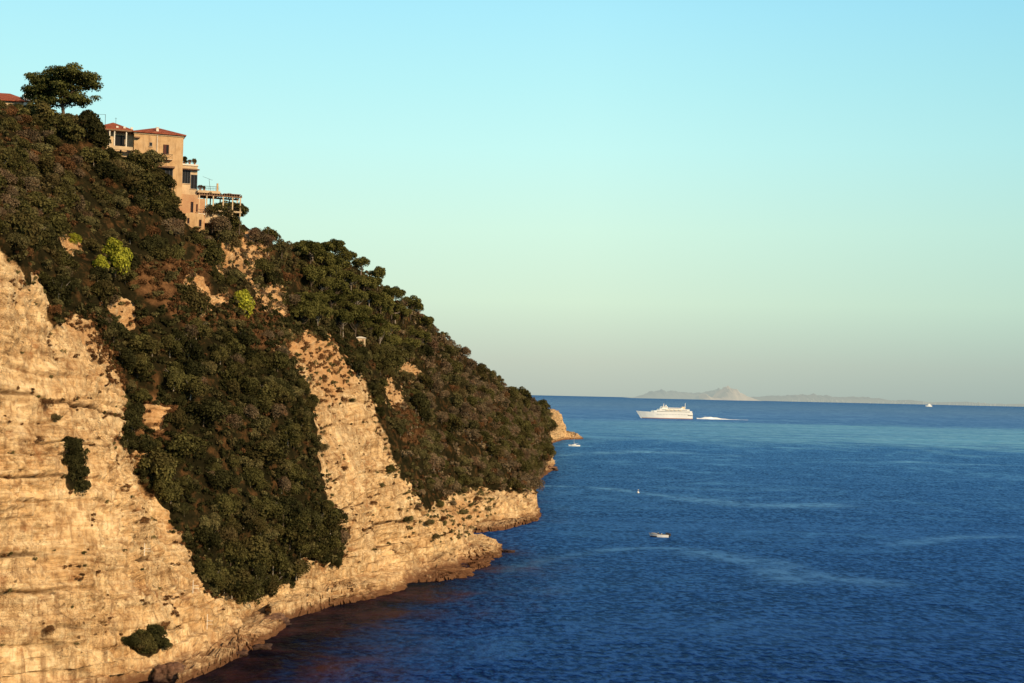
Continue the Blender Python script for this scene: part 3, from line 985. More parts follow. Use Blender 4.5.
# ---- umbrella pine at the top
def build_umbrella():
    base = at(66, 128, 296)
    root = empty("umbrella_pine", base)
    s = 296 / F
    r = np.random.default_rng(77)
    W = lambda a, b, dy=0: ((a - 66) * s, dy, (128 - b) * s)
    L = []
    plates = [(60, 75, 37, 7, 16), (40, 82, 15, 8, 9), (36, 92, 13, 8, 8), (62, 88, 26, 9, 12), (60, 77, 34, 9, 14), (48, 84, 22, 9, 9), (78, 83, 20, 7, 9), (56, 94, 22, 7, 8), (44, 92, 14, 7, 6), (78, 98, 18, 5, 7), (87, 101, 9, 4, 3), (62, 71, 22, 6, 8), (60, 103, 24, 7, 8), (40, 101, 14, 6, 5)]
    for cx, cy, w, h_, n in plates:
        for k in range(int(n * 1.5)):
            a = r.uniform(0, 6.283); q = math.sqrt(r.random())
            p = W(cx + w * q * math.cos(a), cy + h_ * .45 * r.uniform(-1, 1), w * s * .8 * q * math.sin(a))
            L.append((*p, r.uniform(1.0, 1.8)))
    V, Q, tone = leaves(r, L, 34000, .2, .3, .45)
    add("crown", np_mesh("crown", V, Q, {'tone': tone}, smooth=False), FM['dpine'], root)
    mb = MB()
    mb.bar(W(66, 132), W(62, 108), .42, .34, 8)
    mb.bar(W(62, 108), W(58, 92), .34, .24, 8)
    for a, b in ((40, 86), (60, 76), (80, 84), (50, 78), (74, 80), (86, 99), (44, 94), (70, 74)):
        m = W((a + 60) / 2, (b + 104) / 2 - 2)
        mb.bar(W(61, 104), m, .2, .14, 6); mb.bar(m, W(a, b), .14, .05, 6)
    mb.build("trunk", bark, root)
    tag(root, "tall umbrella pine with flat layered crown standing above the hilltop", "tree")


build_umbrella()
# trees around the villa and by the pine that stand against the sky or cover its foot
for a, b, D, R_, k, lb in [
        (84, 122, 296, 3.2, 'deep', "dark bushy tree directly right of the umbrella pine's trunk"),
        (97, 138, 299, 2.7, 'deep', "dark tree touching the left wing of the villa"),
        (66, 117, 292, 2.4, 'olive', "olive bush hiding the foot of the umbrella pine's trunk"), (40, 110, 288, 3.0, 'oak', "round oak at the left foot of the umbrella pine"),
        (14, 121, 286, 2.5, 'olive', "olive tree under the red roof at the left edge"),
        (62, 125, 288, 3.4, 'oak', "broad oak below the umbrella pine's trunk"),
        (152, 156, 303, 2.5, 'olive', "olive tree in front of the villa's left facade"),
        (137, 160, 300, 2.7, 'oak', "dark oak in front of the villa's porch wing"),
        (120, 164, 298, 2.9, 'olive', "olive tree below the villa porch"),
        (108, 172, 292, 2.8, 'deep', "dark evergreen left below the villa porch"),
        (160, 178, 302, 2.7, 'deep', "dark evergreen under the villa's lower window"),
        (146, 184, 296, 3.0, 'oak', "dark oak below the villa facade"),
        (164, 197, 304, 2.6, 'oak', "oak beside the villa's brick foundation"),
        (166, 214, 302, 3.0, 'deep', "large dark evergreen left of the villa's brick foundation"),
        (213, 208, 316, 1.8, 'olive', "olive tree tucked under the pergola's left end"), (222, 207, 318, 2.2, 'oak', "dark oak hiding the pergola's middle posts"), (240, 208, 319, 1.9, 'oak', "dark oak at the foot of the pergola's outer corner"), (230, 211, 318, 2.3, 'olive', "olive tree in front of the pergola's floor"), (233, 206, 321, 1.9, 'olive', "olive tree at the foot of the pergola's right posts"), (219, 221, 316, 2.5, 'grey', "grey green tree under the villa pergola"),
        (228, 222, 320, 3.0, 'oak', "oak under the right end of the villa pergola"),
        (237, 208, 324, 1.9, 'deep', "small dark tree at the pergola's right corner"),
        (226, 233, 318, 2.6, 'olive', "olive tree right below the villa's brick foundation"),
        (254, 232, 340, 2.2, 'grey', "feathery tree on the skyline right of the villa"),
        (268, 238, 348, 2.2, 'grey', "grey shrub on the skyline beyond the feathery tree"),
        (282, 244, 356, 2.3, 'olive', "olive shrub on the skyline where the ridge dips")]:
    P = at(a, b, D)
    R_ *= 1.22 if a < 200 else 1.1
    o = empty({'deep': "evergreen_tree", 'oak': "holm_oak", 'olive': "olive_tree", 'grey': "grey_tree"}[k], P - np.array([0, 0, R_ * .7]), vr.uniform(0, 6))
    o.scale = (R_, R_, R_)
    add("crown", vr.choice(VAR[k]), None, o)
    tb = branch_mesh(np.random.default_rng(int(a)), .9, .7, 6, .05)
    tb.bar((0, 0, -2.2), (0, 0, -.3), .07, .06, 6)
    add("trunk", mesh_of(tb, "trunk", bark), None, o)
    tag(o, lb, "tree")

# ================================================================== VILLA
t = NT("ochre_stucco")
o_ = t.obj()
n1 = t.noise(o_, .5, 6, .65); n2 = t.noise(t.scale(o_, (1.3, 1.3, .18)), 1, 5, .65); n3 = t.noise(o_, 5, 4, .7)
c = t.ramp(n1, [(.3, (.42, .25, .12)), (.5, (.57, .365, .185)), (.7, (.63, .43, .24))])
c = t.mix(t.ramp(n2, [(.34, .65), (.5, 0)]), c, (.30, .18, .095))
c = t.mix(t.ramp(n3, [(.3, .5), (.45, 0)]), c, (.36, .23, .13))
stucco = t.surf(c, .92, .1, t.bump(n3, .3, .05))
stucco2 = plain("pale_stucco", (.56, .41, .25), .9, .25, .5)
dark = plain("dark_window", (.012, .011, .012), .35, .3, 1, .12)
shut = plain("dark_red_shutter", (.085, .022, .014), .7, .3, 3)
frame_m = plain("blue_grey_frame", (.07, .085, .11), .6, .2, 3)
white = plain("white_plaster", (.72, .66, .56), .8, .12, 2)
wood = plain("pergola_wood", (.23, .13, .075), .85, .3, 3)
iron = plain("dark_iron", (.05, .045, .04), .6, .3, 5)
t = NT("roof_tiles")
o_ = t.obj()
wv = t.n('ShaderNodeTexWave', wave_type='BANDS', bands_direction='X'); t.l(o_, wv.inputs[0]); wv.inputs['Scale'].default_value = 2.2; wv.inputs['Distortion'].default_value = 1.2
n_ = t.noise(o_, 1.4, 5, .7)
c = t.ramp(n_, [(.3, (.20, .045, .022)), (.5, (.38, .095, .045)), (.72, (.48, .17, .09))])
t.surf(t.mix(t.math('MULTIPLY', wv.outputs['Fac'], .35), c, (.13, .04, .025)), .85, .2, t.bump(wv.outputs['Fac'], .6, .08))
tiles = t.m
t = NT("villa_brick")
br = t.n('ShaderNodeTexBrick'); t.l(t.scale(t.obj(), (1, 1, 1)), br.inputs[0])
mp = t.n('ShaderNodeMapping'); mp.inputs['Rotation'].default_value = (R(90), 0, 0); t.l(t.obj(), mp.inputs[0]); t.l(mp.outputs[0], br.inputs[0])
br.inputs['Scale'].default_value = 2.5
br.inputs['Color1'].default_value = (.50, .25, .125, 1); br.inputs['Color2'].default_value = (.40, .19, .09, 1); br.inputs['Mortar'].default_value = (.45, .30, .18, 1)
n_ = t.noise(t.obj(), .5, 6, .7)
t.surf(t.mix(t.ramp(n_, [(.4, 0), (.65, .7)]), br.outputs['Color'], (.56, .36, .19)), .9, .15, t.bump(n_, .3, .1))
brick = t.m

s = 312 / F
VO = at(182, 187, 312)
villa = tag(empty("villa", VO, R(20)), "ochre villa with red tiled hip roofs perched on the cliff top among trees", "house")
X = lambda p: (p - 182) * s
Z = lambda p: (187 - p) * s
MB().box(X(134), 0, 0, 9, -4, Z(137)).build("wall", stucco, villa)
MB().box(X(133.5), .2, -.2, 9.2, Z(137) + .0, Z(135.6)).build("cornice", stucco2, villa)
rf = MB().hip(X(132), .55, -.6, 9.7, Z(135.6) + .003, 1.9, .2).build("roof", tiles, villa)
ch = MB().box(X(155.6), X(158), 1.0, 1.7, Z(134.5), Z(128.5)).box(X(155.2), X(158.4), .9, 1.8, Z(128.5) + .003, Z(127.8)).build("chimney", white, rf)
# left porch wing
MB().box(X(98), X(134) - .01, 2.2, 8.8, Z(170), Z(134.5)).build("wall", stucco2, villa)
rf = MB().hip(X(97), X(133.4), 1.3, 10.0, Z(133.3), 2.0, .2).build("roof", tiles, villa)
for a in (117, 124, 131):
    MB().box(X(a), X(a + 2.2), 1.9, 2.6, Z(131.5), Z(129.4)).build("dormer", white, rf)
MB().box(X(100), X(133.6), .2, 2.19, Z(135.4), Z(134)).build("porch_roof", wood, villa)
for a in (102.5, 110.6, 115.2, 126.6):
    MB().bar((X(a), .6, Z(152)), (X(a), .6, Z(135.4)), .17, .15, 10).build("porch_column", white, villa)
MB().box(X(116.4), X(125.8), 2.12, 2.19, Z(151), Z(138.5)).build("doorway", dark, villa)
MB().box(X(107.5), X(110.2), 2.12, 2.19, Z(150), Z(139)).build("doorway", dark, villa)
MB().box(X(100), X(133), .2, .5, Z(154), Z(150.5)).build("parapet", stucco2, villa)
MB().box(X(134.2), X(139.4), -.9, -.01, Z(141.6), Z(140.4)).build("awning", wood, villa)


def window(a0, a1, b0, b1, m=frame_m, y=-.03, shutters=None, arch=False, parent=villa):
    """framed pane with glazing bars and sill on the facade"""
    x0, x1, z0, z1 = X(a0), X(a1), Z(b1), Z(b0)
    f = .09
    w = MB()
    w.box(x0, x0 + f, y - .06, y + .02, z0, z1).box(x1 - f, x1, y - .06, y + .02, z0, z1)
    w.box(x0 + f, x1 - f, y - .06, y + .02, z1 - f, z1).box(x0 + f, x1 - f, y - .06, y + .02, z0, z0 + f)
    n = max(1, round((x1 - x0) / .7))
    for i in range(1, n):
        xm = x0 + (x1 - x0) * i / n
        w.box(xm - .035, xm + .035, y - .05, y + .02, z0 + f, z1 - f)
    wo = w.build("window", m, parent)
    MB().box(x0 + .02, x1 - .02, y + .0, y + .025, z0 + .02, z1 - .02).build("pane", dark, wo)
    MB().box(x0 - .12, x1 + .12, y - .14, y + .02, z0 - .12, z0 - .003).build("sill", stucco2, wo)
    if shutters:
        for q0, q1 in ((x0 - .55, x0 - .02), (x1 + .02, x1 + .55)) if shutters == 2 else ((x0 + .1, x0 + (x1 - x0) * .48),):
            MB().box(q0, q1, y - .11, y - .065, z0 + .02, z1 - .02).build("shutter", shut, wo)
    return wo


window(162.5, 168, 145.6, 155, shut, shutters=1)
window(149, 151.6, 144.6, 148.4)
window(158.6, 172.6, 169.6, 181, frame_m)
MB().box(X(157), X(174), -1.1, -.01, Z(169.2), Z(167.6)).build("awning", wood, villa)


def balcony(a0, a1, b_floor, b_rail, depth=1.1):
    x0, x1, z0, z1 = X(a0), X(a1), Z(b_floor), Z(b_rail)
    bo = MB().box(x0, x1, -depth, -.01, z0 - .18, z0).build("balcony", stucco2, villa)
    m = MB()
    n = max(3, int((x1 - x0) / .28))
    for i in range(n + 1):
        xx = x0 + .05 + (x1 - x0 - .1) * i / n
        m.bar((xx, -depth + .06, z0), (xx, -depth + .06, z1), .022, n=5)
    m.bar((x0, -depth + .06, z1), (x1, -depth + .06, z1), .04, n=5)
    m.bar((x0 + .04, -depth + .06, z1), (x0 + .04, -.02, z1), .035, n=5).bar((x1 - .04, -depth + .06, z1), (x1 - .04, -.02, z1), .035, n=5)
    m.build("railing", iron, bo)


balcony(161, 171.5, 160.5, 155.8)
balcony(157, 175, 186, 181.5)
MB().bar((X(156.4), -.1, Z(172)), (X(156.4), -.1, Z(137)), .06, n=6).build("drainpipe", white, villa)
# right lower wing and terrace with plants
MB().box(.01, X(198), 2.0, 8, -1.5, Z(163.5)).build("wall", stucco2, villa)
MB().box(.02, X(198.6), 1.8, 8, Z(163.5) + .003, Z(162)).build("parapet", white, villa)
window(183, 191, 168.5, 182, frame_m, 1.96)
window(191.6, 198, 172.5, 187, frame_m, 1.96)
MB().box(X(182.5), X(199.5), 1.0, 1.97, Z(168), Z(167)).build("awning", wood, villa)
# brick foundation stepping down the cliff
MB().box(X(177), X(198.5), .4, 9, -14, -1.51).build("foundation", brick, villa)
MB().box(X(198.52), X(206), .9, 9, -14, -2.2).build("foundation", brick, villa)
MB().box(X(186), X(204), -.6, .38, -14, Z(213)).build("buttress", stucco, villa)
window(191.5, 194, 201, 212, shut, .36)
window(197, 199.5 - 1.2, 203, 211, shut, .36)
window(199.6, 202, 219, 226, shut, -.64)
window(188, 190, 218, 224, shut, -.64)
balcony_s = MB().box(X(198.5), X(205.5), -.2, .88, Z(213.5), Z(212.4)).build("balcony", white, villa)
m = MB()
for i in range(8):
    xx = X(198.8) + i * .2
    m.bar((xx, -.12, Z(212.4)), (xx, -.12, Z(208.4)), .02, n=5)
m.bar((X(198.6), -.12, Z(208.4)), (X(205.4), -.12, Z(208.4)), .04, n=5)
m.build("railing", iron, balcony_s)
# aerials on the roofs
m = MB().bar((X(107), 4, Z(131)), (X(107), 4, Z(117)), .05, n=5).bar((X(98), 4, Z(117.6)), (X(107), 4, Z(117.2)), .035, n=5).bar((X(98), 4, Z(117.4)), (X(98), 4, Z(121)), .03, n=5)
m.build("antenna", iron, villa)
MB().bar((X(117.5), 5, Z(126)), (X(117.5), 5, Z(118.5)), .04, n=5).bar((X(116.5), 5, Z(119.4)), (X(118.5), 5, Z(119.4)), .025, n=5).build("antenna", iron, villa)
# terrace
tm = MB().box(X(198.4), X(221), 1.2, 8, Z(190.5), Z(188)).build("terrace", stucco2, villa)
m = MB()
for i in range(13):
    xx = X(199) + i * (X(219.5) - X(199)) / 12
    m.bar((xx, 1.3, Z(188)), (xx, 1.3, Z(183.5)), .025, n=5)
m.bar((X(199), 1.3, Z(183.5)), (X(219.5), 1.3, Z(183.5)), .04, n=5).bar((X(199), 1.3, Z(185.7)), (X(219.5), 1.3, Z(185.7)), .03, n=5)
m.bar((X(211), 1.4, Z(188)), (X(209.4), 1.4, Z(176)), .04, n=5).bar((X(203), 1.4, Z(174)), (X(213), 1.4, Z(177)), .03, n=5)
m.build("railing", iron, tm)
MB().box(X(217.2), X(218.9), 1.25, 1.7, Z(188), Z(180)).build("pillar", stucco, tm)
MB().box(X(206.1), X(224), 1.6, 8, -7.5, Z(205.5)).build("terrace_floor", stucco2, villa)

pergola = tag(empty("pergola", VO + np.array([X(224) * math.cos(R(20)), X(224) * math.sin(R(20)), 0.]), R(20)),
              "open timber pergola on pale posts jutting from the villa's right side", "pergola")
XP = lambda p: (p - 224) * s
m = MB()
for yy in (.9, 5.6):
    m.box(XP(199), XP(243), yy, yy + .22, Z(193.4), Z(191.8))
for i in range(18):
    xx = XP(199.5) + i * (XP(242) - XP(199.5)) / 17
    m.box(xx, xx + .12, .5, 6.2, Z(191.8) + .003, Z(190.8))
m.build("roof_beams", wood, pergola)
MB().box(XP(224), XP(241.5), .6, 6, Z(190.6), Z(190.1)).build("reed_cover", plain("reed_mat", (.20, .09, .055), .9, .4, 6), pergola)
for a in (200, 207.5, 214, 224, 233.5, 241.4):
    for yy in (1.0, 5.7):
        MB().box(XP(a) - .13, XP(a) + .13, yy - .12, yy + .12, Z(213), Z(193.4) - .003).build("post", stucco2, pergola)
MB().box(XP(206), XP(243), .8, 6.2, Z(209), Z(207.4)).build("floor", stucco2, pergola)
m = MB()
m.bar((XP(224), .95, Z(203.5)), (XP(242), .95, Z(203.5)), .04, n=5)
for i in range(14):
    xx = XP(224.6) + i * (XP(241.5) - XP(224.6)) / 13
    m.bar((xx, .95, Z(207.4)), (xx, .95, Z(203.5)), .022, n=5)
m.build("railing", iron, pergola)

r = np.random.default_rng(5)
V, Q, tone = leaves(r, [(XP(q_) + r.uniform(-.4, .4), r.uniform(.7, 5.8), Z(190.6) + r.uniform(-.15, .15), r.uniform(.35, .7)) for q_ in np.r_[np.linspace(199, 221, 16), np.linspace(226, 240, 5)]], 1500, .13, .3, .4)
add("vine", np_mesh("vine", V, Q, {'tone': tone}, smooth=False), FM['olive'], pergola)
pot_m = plain("terracotta", (.36, .15, .075), .85, .2, 3)


def potted(lx, ly, lz, hh, kind, label):
    c_, s_ = math.cos(R(20)), math.sin(R(20))
    o = empty("potted_plant", (VO[0] + lx * c_ - ly * s_, VO[1] + lx * s_ + ly * c_, VO[2] + lz))
    MB().loft([[(r_ * math.cos(k * .785), r_ * math.sin(k * .785), zq) for k in range(8)] for r_, zq in ((.18, 0), (.27, .42), (.29, .46))]).build("pot", pot_m, o)
    f = add("foliage", VAR[kind][0], None, o)
    f.location = (0, 0, .35); f.scale = (hh * .5, hh * .5, hh * .75)
    tag(o, label, "plant", "potted plants on the villa's terraces")


potted(X(184.5), 2.4, Z(162), 1.5, 'deep', "dark potted shrub at the wall on the lower wing's roof terrace")
potted(X(190), 2.3, Z(162), 1.0, 'rust', "reddish potted plant in the middle of the roof terrace")
potted(X(195), 2.3, Z(162), 1.3, 'olive', "potted plant at the outer corner of the roof terrace")
potted(X(201), 1.7, Z(188), 1.2, 'rust', "reddish potted plant at the left end of the railed terrace")
potted(X(205), 1.7, Z(188), .9, 'olive', "low potted plant on the railed terrace above the pergola")

# roof peeping over the trees at the left edge
hb = at(-10, 112, 305)
house = tag(empty("house", hb, R(12)), "red tiled roof of a house half hidden behind trees at the left edge", "house")
s5 = 305 / F
MB().box(-14, 8.0, 0, 9, -6, 2.6).build("wall", stucco2, house)
rf = MB().hip(-14.6, 8.6, -.7, 9.7, 2.6, 2.4, .2).build("roof", tiles, house)
MB().box(7.0, 8.4, -.4, .6, .8, 4.1).box(6.85, 8.55, -.55, .75, 4.1, 4.3).build("chimney", white, rf)

# little buildings among the ridge trees
def hut(a, b, D, w, h_, d, label, rz, roof=True):
    i = near_vertex(a, b)
    o = tag(empty("stone_hut", flatS[i] + np.array([0, -.9, -.1]), rz), label, "hut")
    MB().box(-w / 2, w / 2, 0, d, -1, h_).build("wall", stucco2, o)
    if roof:
        MB().hip(-w / 2 - .2, w / 2 + .2, -.2, d + .2, h_ + .003, .4, .1).build("roof", tiles if roof == 2 else white, o)
    MB().box(w * .12, w * .32, -.03, .02, 0, h_ * .75).build("door", wood, o)


hut(362.5, 341, 392, 2.6, 1.2, 2.0, "tiny pale stone hut among the ridge pines", R(12))
hut(254, 232, 340, 2.4, .35, 2.0, "low white flat roofed hut on the skyline right of the villa", R(15))

# white posts with rails on the ledges
def post(a, b, hgt, label):
    i = near_vertex(a, b)
    o = tag(empty("white_post", flatS[i] + flatN[i] * .5, R(35)), label, "post", "white posts on the left cliff")
    MB().bar((0, 0, -.6), (0, 0, hgt), .07, .06, 8).build("pole", white, o)
    MB().bar((0, 0, hgt * .45), (1.1, .1, hgt * .38), .03, n=6).bar((0, 0, hgt * .15), (1.1, .1, hgt * .1), .03, n=6).build("rail", white, o)


post(143, 551, 1.5, "highest of three white posts, beside the spur on the left cliff")
post(192, 590, 1.7, "middle one of three white posts, left of the spur's foot")
post(206, 624, 2.0, "lowest of three white posts, just above the shore rocks")

# ================================================================== SHORE ROCKS
t = NT("wet_shore_rock")
P = t.pos()
n1 = t.noise(t.scale(P, .7), 1, 6, .7); n2 = t.noise(t.scale(P, (.3, .3, 3)), 1, 5, .6)
c = t.ramp(n1, [(.3, (.06, .028, .017)), (.5, (.17, .08, .042)), (.7, (.34, .20, .11))])
sx2 = t.n('ShaderNodeSeparateXYZ'); t.l(P, sx2.inputs[0])
c = t.mix(t.ramp(t.math('ADD', t.math('DIVIDE', sx2.outputs[2], 6.0), t.math('MULTIPLY', n1, .3)), [(.2, .95), (.5, 0)]), c, (.04, .018, .011))
t.surf(c, .7, .3, t.bump(t.math('ADD', n1, n2), .8, .4))
shore_m = t.m


def rock_mesh(seed, sx_, sy_, sz_):
    b = bmesh.new()
    bmesh.ops.create_icosphere(b, subdivisions=5, radius=1)
    V = np.array([v.co[:] for v in b.verts])
    n = V.copy()
    d = .34 * fbm(V[:, 0] * 1.3 + seed * 3.1, V[:, 1] * 1.3, V[:, 2] * 1.3, 4) + .13 * perlin(V[:, 0] * .8, V[:, 1] * .8 + seed, V[:, 2] * 9) + .06 * perlin(V[:, 0] * 7, V[:, 1] * 7, V[:, 2] * 7 + seed)
    # blocky: push towards a cube
    m = np.abs(V).max(1)
    V = V * ((1 - .65) + .65 / m)[:, None] + n * d[:, None]
    V *= np.array([sx_, sy_, sz_])
    for v, p in zip(b.verts, V): v.co = p
    me = bpy.data.meshes.new("shore_rock"); b.to_mesh(me); b.free()
    me.polygons.foreach_set('use_smooth', [True] * len(me.polygons))
    me.materials.append(shore_m)
    return me


for i, (a, b, sx_, sy_, sz_, rz, lb) in enumerate([
        (272, 626, 2.0, 4.2, 1.7, -.5, "reddish boulder at the waterline below the spur's foot"),
        (250, 640, 1.7, 3.6, 1.2, -.5, "second reddish boulder left of the waterline one below the spur"),
        (170, 679, 2.6, 2.6, 1.9, .2, "reddish rock in the bottom left corner by the sea"),
        (232, 655, 2.0, 2.6, .8, .6, "low dark rock awash off the left cliff foot"),
        (262, 648, 1.6, 2.0, .5, .1, "small dark rock awash in the shaded water"),
        (508, 552, 1.8, 2.0, .5, .8, "small rock awash beyond the middle ledge tip"),
        (549, 470, 5.0, 9.0, 2.2, .1, "reddish rock on the far headland's waterline")]):
    p = on_sea(a, b)
    o = add("shore_rock", rock_mesh(i + 1, sx_, sy_, sz_))
    o.location = (p[0], p[1], sz_ * .12); o.rotation_euler = (0, 0, rz)
    tag(o, lb, "rock", "rocks along the shoreline")

def shelf(outline, hgt, layers, label, seed):
    """flat bedded rock shelf: stacked slabs, each stepping back a little from the one below"""
    pts = np.array([on_sea(*p)[:2] for p in outline])
    n = 420
    d = np.r_[0, np.cumsum(np.linalg.norm(np.diff(np.vstack([pts, pts[:1]]), axis=0), axis=1))]
    cl = np.vstack([pts, pts[:1]])
    tt = np.linspace(0, d[-1], n, endpoint=False)
    ring = np.stack([np.interp(tt, d, cl[:, 0]), np.interp(tt, d, cl[:, 1])], 1)
    cen = ring.mean(0)
    b = bmesh.new()
    rows = []
    zs_ = [-1.2]
    for k in range(layers):
        zs_ += [zs_[-1] if k else -1.2, hgt * (k + 1) / layers]
    zs_ = [-1.2]
    prev = None
    nv = ring - cen
    nv /= np.linalg.norm(nv, axis=1)[:, None]
    step = 0.0
    levels = []
    for k in range(layers):
        z0 = -1.2 if k == 0 else hgt * k / layers
        z1 = hgt * (k + 1) / layers
        for f_ in (0, .3, .6, .85, 1.0):
            levels.append((z0 + (z1 - z0) * f_, step + (.25 if f_ == 1 else .0) + .12 * math.sin(f_ * 7 + k)))
        step += .9
    for zz_, ins in levels:
        q = np.full(n, zz_)
        off = 1.5 * fbm(ring[:, 0] / 5 + seed, ring[:, 1] / 5, q * .25, 4) + .45 * np.sign(perlin(ring[:, 0] / 1.6, ring[:, 1] / 1.6, np.floor(q / .7) * 3.3 + seed)) + .3 * perlin(ring[:, 0] / .7, ring[:, 1] / .7, q * 1.4 + seed)
        p = ring - nv * (ins - off)[:, None]
        zv = zz_ + .22 * fbm(p[:, 0] / 2.0, p[:, 1] / 2.0, np.full(n, seed * 1.0), 3)
        rows.append([b.verts.new((x_, y_, w_)) for (x_, y_), w_ in zip(p, zv)])
    last = np.array([v.co[:] for v in rows[-1]])
    for f_ in (.95, .9, .84, .77, .69, .6, .5, .38, .22, .08):
        q = cen + (last[:, :2] - cen) * f_
        zv = last[:, 2] * f_ ** 2 + (hgt + .25) * (1 - f_ ** 2) + .5 * fbm(q[:, 0] / 3.0, q[:, 1] / 3.0, np.full(n, seed * 2.0), 4) * (1 - f_ ** 6) + .18 * np.sign(perlin(q[:, 0] / 2.1, q[:, 1] / 2.1, np.full(n, seed * 4.0)))
        rows.append([b.verts.new((x_, y_, w_)) for (x_, y_), w_ in zip(q, zv)])
    for r0_, r1_ in zip(rows[:-1], rows[1:]):
        for i in range(n):
            j = (i + 1) % n
            b.faces.new((r0_[i], r0_[j], r1_[j], r1_[i]))
    b.faces.new(rows[-1])
    bmesh.ops.recalc_face_normals(b, faces=list(b.faces))
    me = bpy.data.meshes.new("rock_shelf"); b.to_mesh(me); b.free()
    at_ = me.attributes.new('strata', 'FLOAT', 'POINT')
    at_.data.foreach_set('value', [v.co.z * 1.6 + seed for v in me.vertices])
    me.materials.append(bpy.data.materials["headland_rock"])
    tag(add("rock_shelf", me), label, "rock", "flat rock shelves along the shoreline")


shelf([(268, 626), (300, 616), (330, 607), (372, 598), (402, 590), (407, 583), (398, 572), (350, 574), (290, 598), (262, 614)], 3.2, 3, "long pale stepped rock shelf reaching right from below the spur", 1)
shelf([(404, 583), (440, 581), (470, 576), (474, 570), (440, 566), (408, 570)], .55, 1, "low wet rock shelf coloured dark for the notch shade between two pale shelves", 2)  # notch shade is painted by the dark low band of the rock colour
shelf([(418, 566), (460, 563), (496, 557.5), (500, 551), (482, 543), (430, 546)], 3.0, 3, "pale flat rock shelf at the middle ledge tip", 3)
shelf([(470, 571), (486, 567), (490, 562), (470, 563)], .35, 1, "small low wet shelf below the middle ledge tip", 4)
shelf([(476, 533), (505, 530), (536, 521), (540, 515), (530, 508), (480, 518)], 1.6, 2, "dark shelf under the low sea cliff's corner", 5)
shelf([(176, 686), (215, 669), (258, 647), (284, 628), (276, 612), (235, 634), (186, 658)], 1.5, 2, "reddish stepped shelf at the left cliff's foot", 6)

# ================================================================== BOATS
ship_white = plain("ship_white_paint", (.83, .80, .74), .4, .05, .05, .5)
ship_win = plain("ship_window_band", (.10, .09, .085), .2, .2, 1, .6)
ship_buff = plain("ship_buff_paint", (.74, .58, .36), .5, .08, .05, .4)
ship_red = plain("ship_boot_stripe", (.30, .10, .06), .6, .1, .1, .4)


def hull_rings(L, B, z0, z1, stations, sheer=0.0):
    """stations: (t along from stern 0 to bow 1, half beam fraction at deck, at waterline, x shift at deck for rake)"""
    rings = []
    for t_, bd, bw, rake, dz in stations:
        xb = t_ * L
        hb_, hw = B / 2 * bd, B / 2 * bw
        zt = z1 + sheer * dz
        rings.append([(-xb, -hw, z0), (-xb - rake * .5, -(hw + hb_) / 2 - .01, (z0 + zt) / 2), (-xb - rake, -hb_, zt),
                      (-xb - rake, hb_, zt), (-xb - rake * .5, (hw + hb_) / 2 + .01, (z0 + zt) / 2), (-xb, hw, z0)])
    return rings


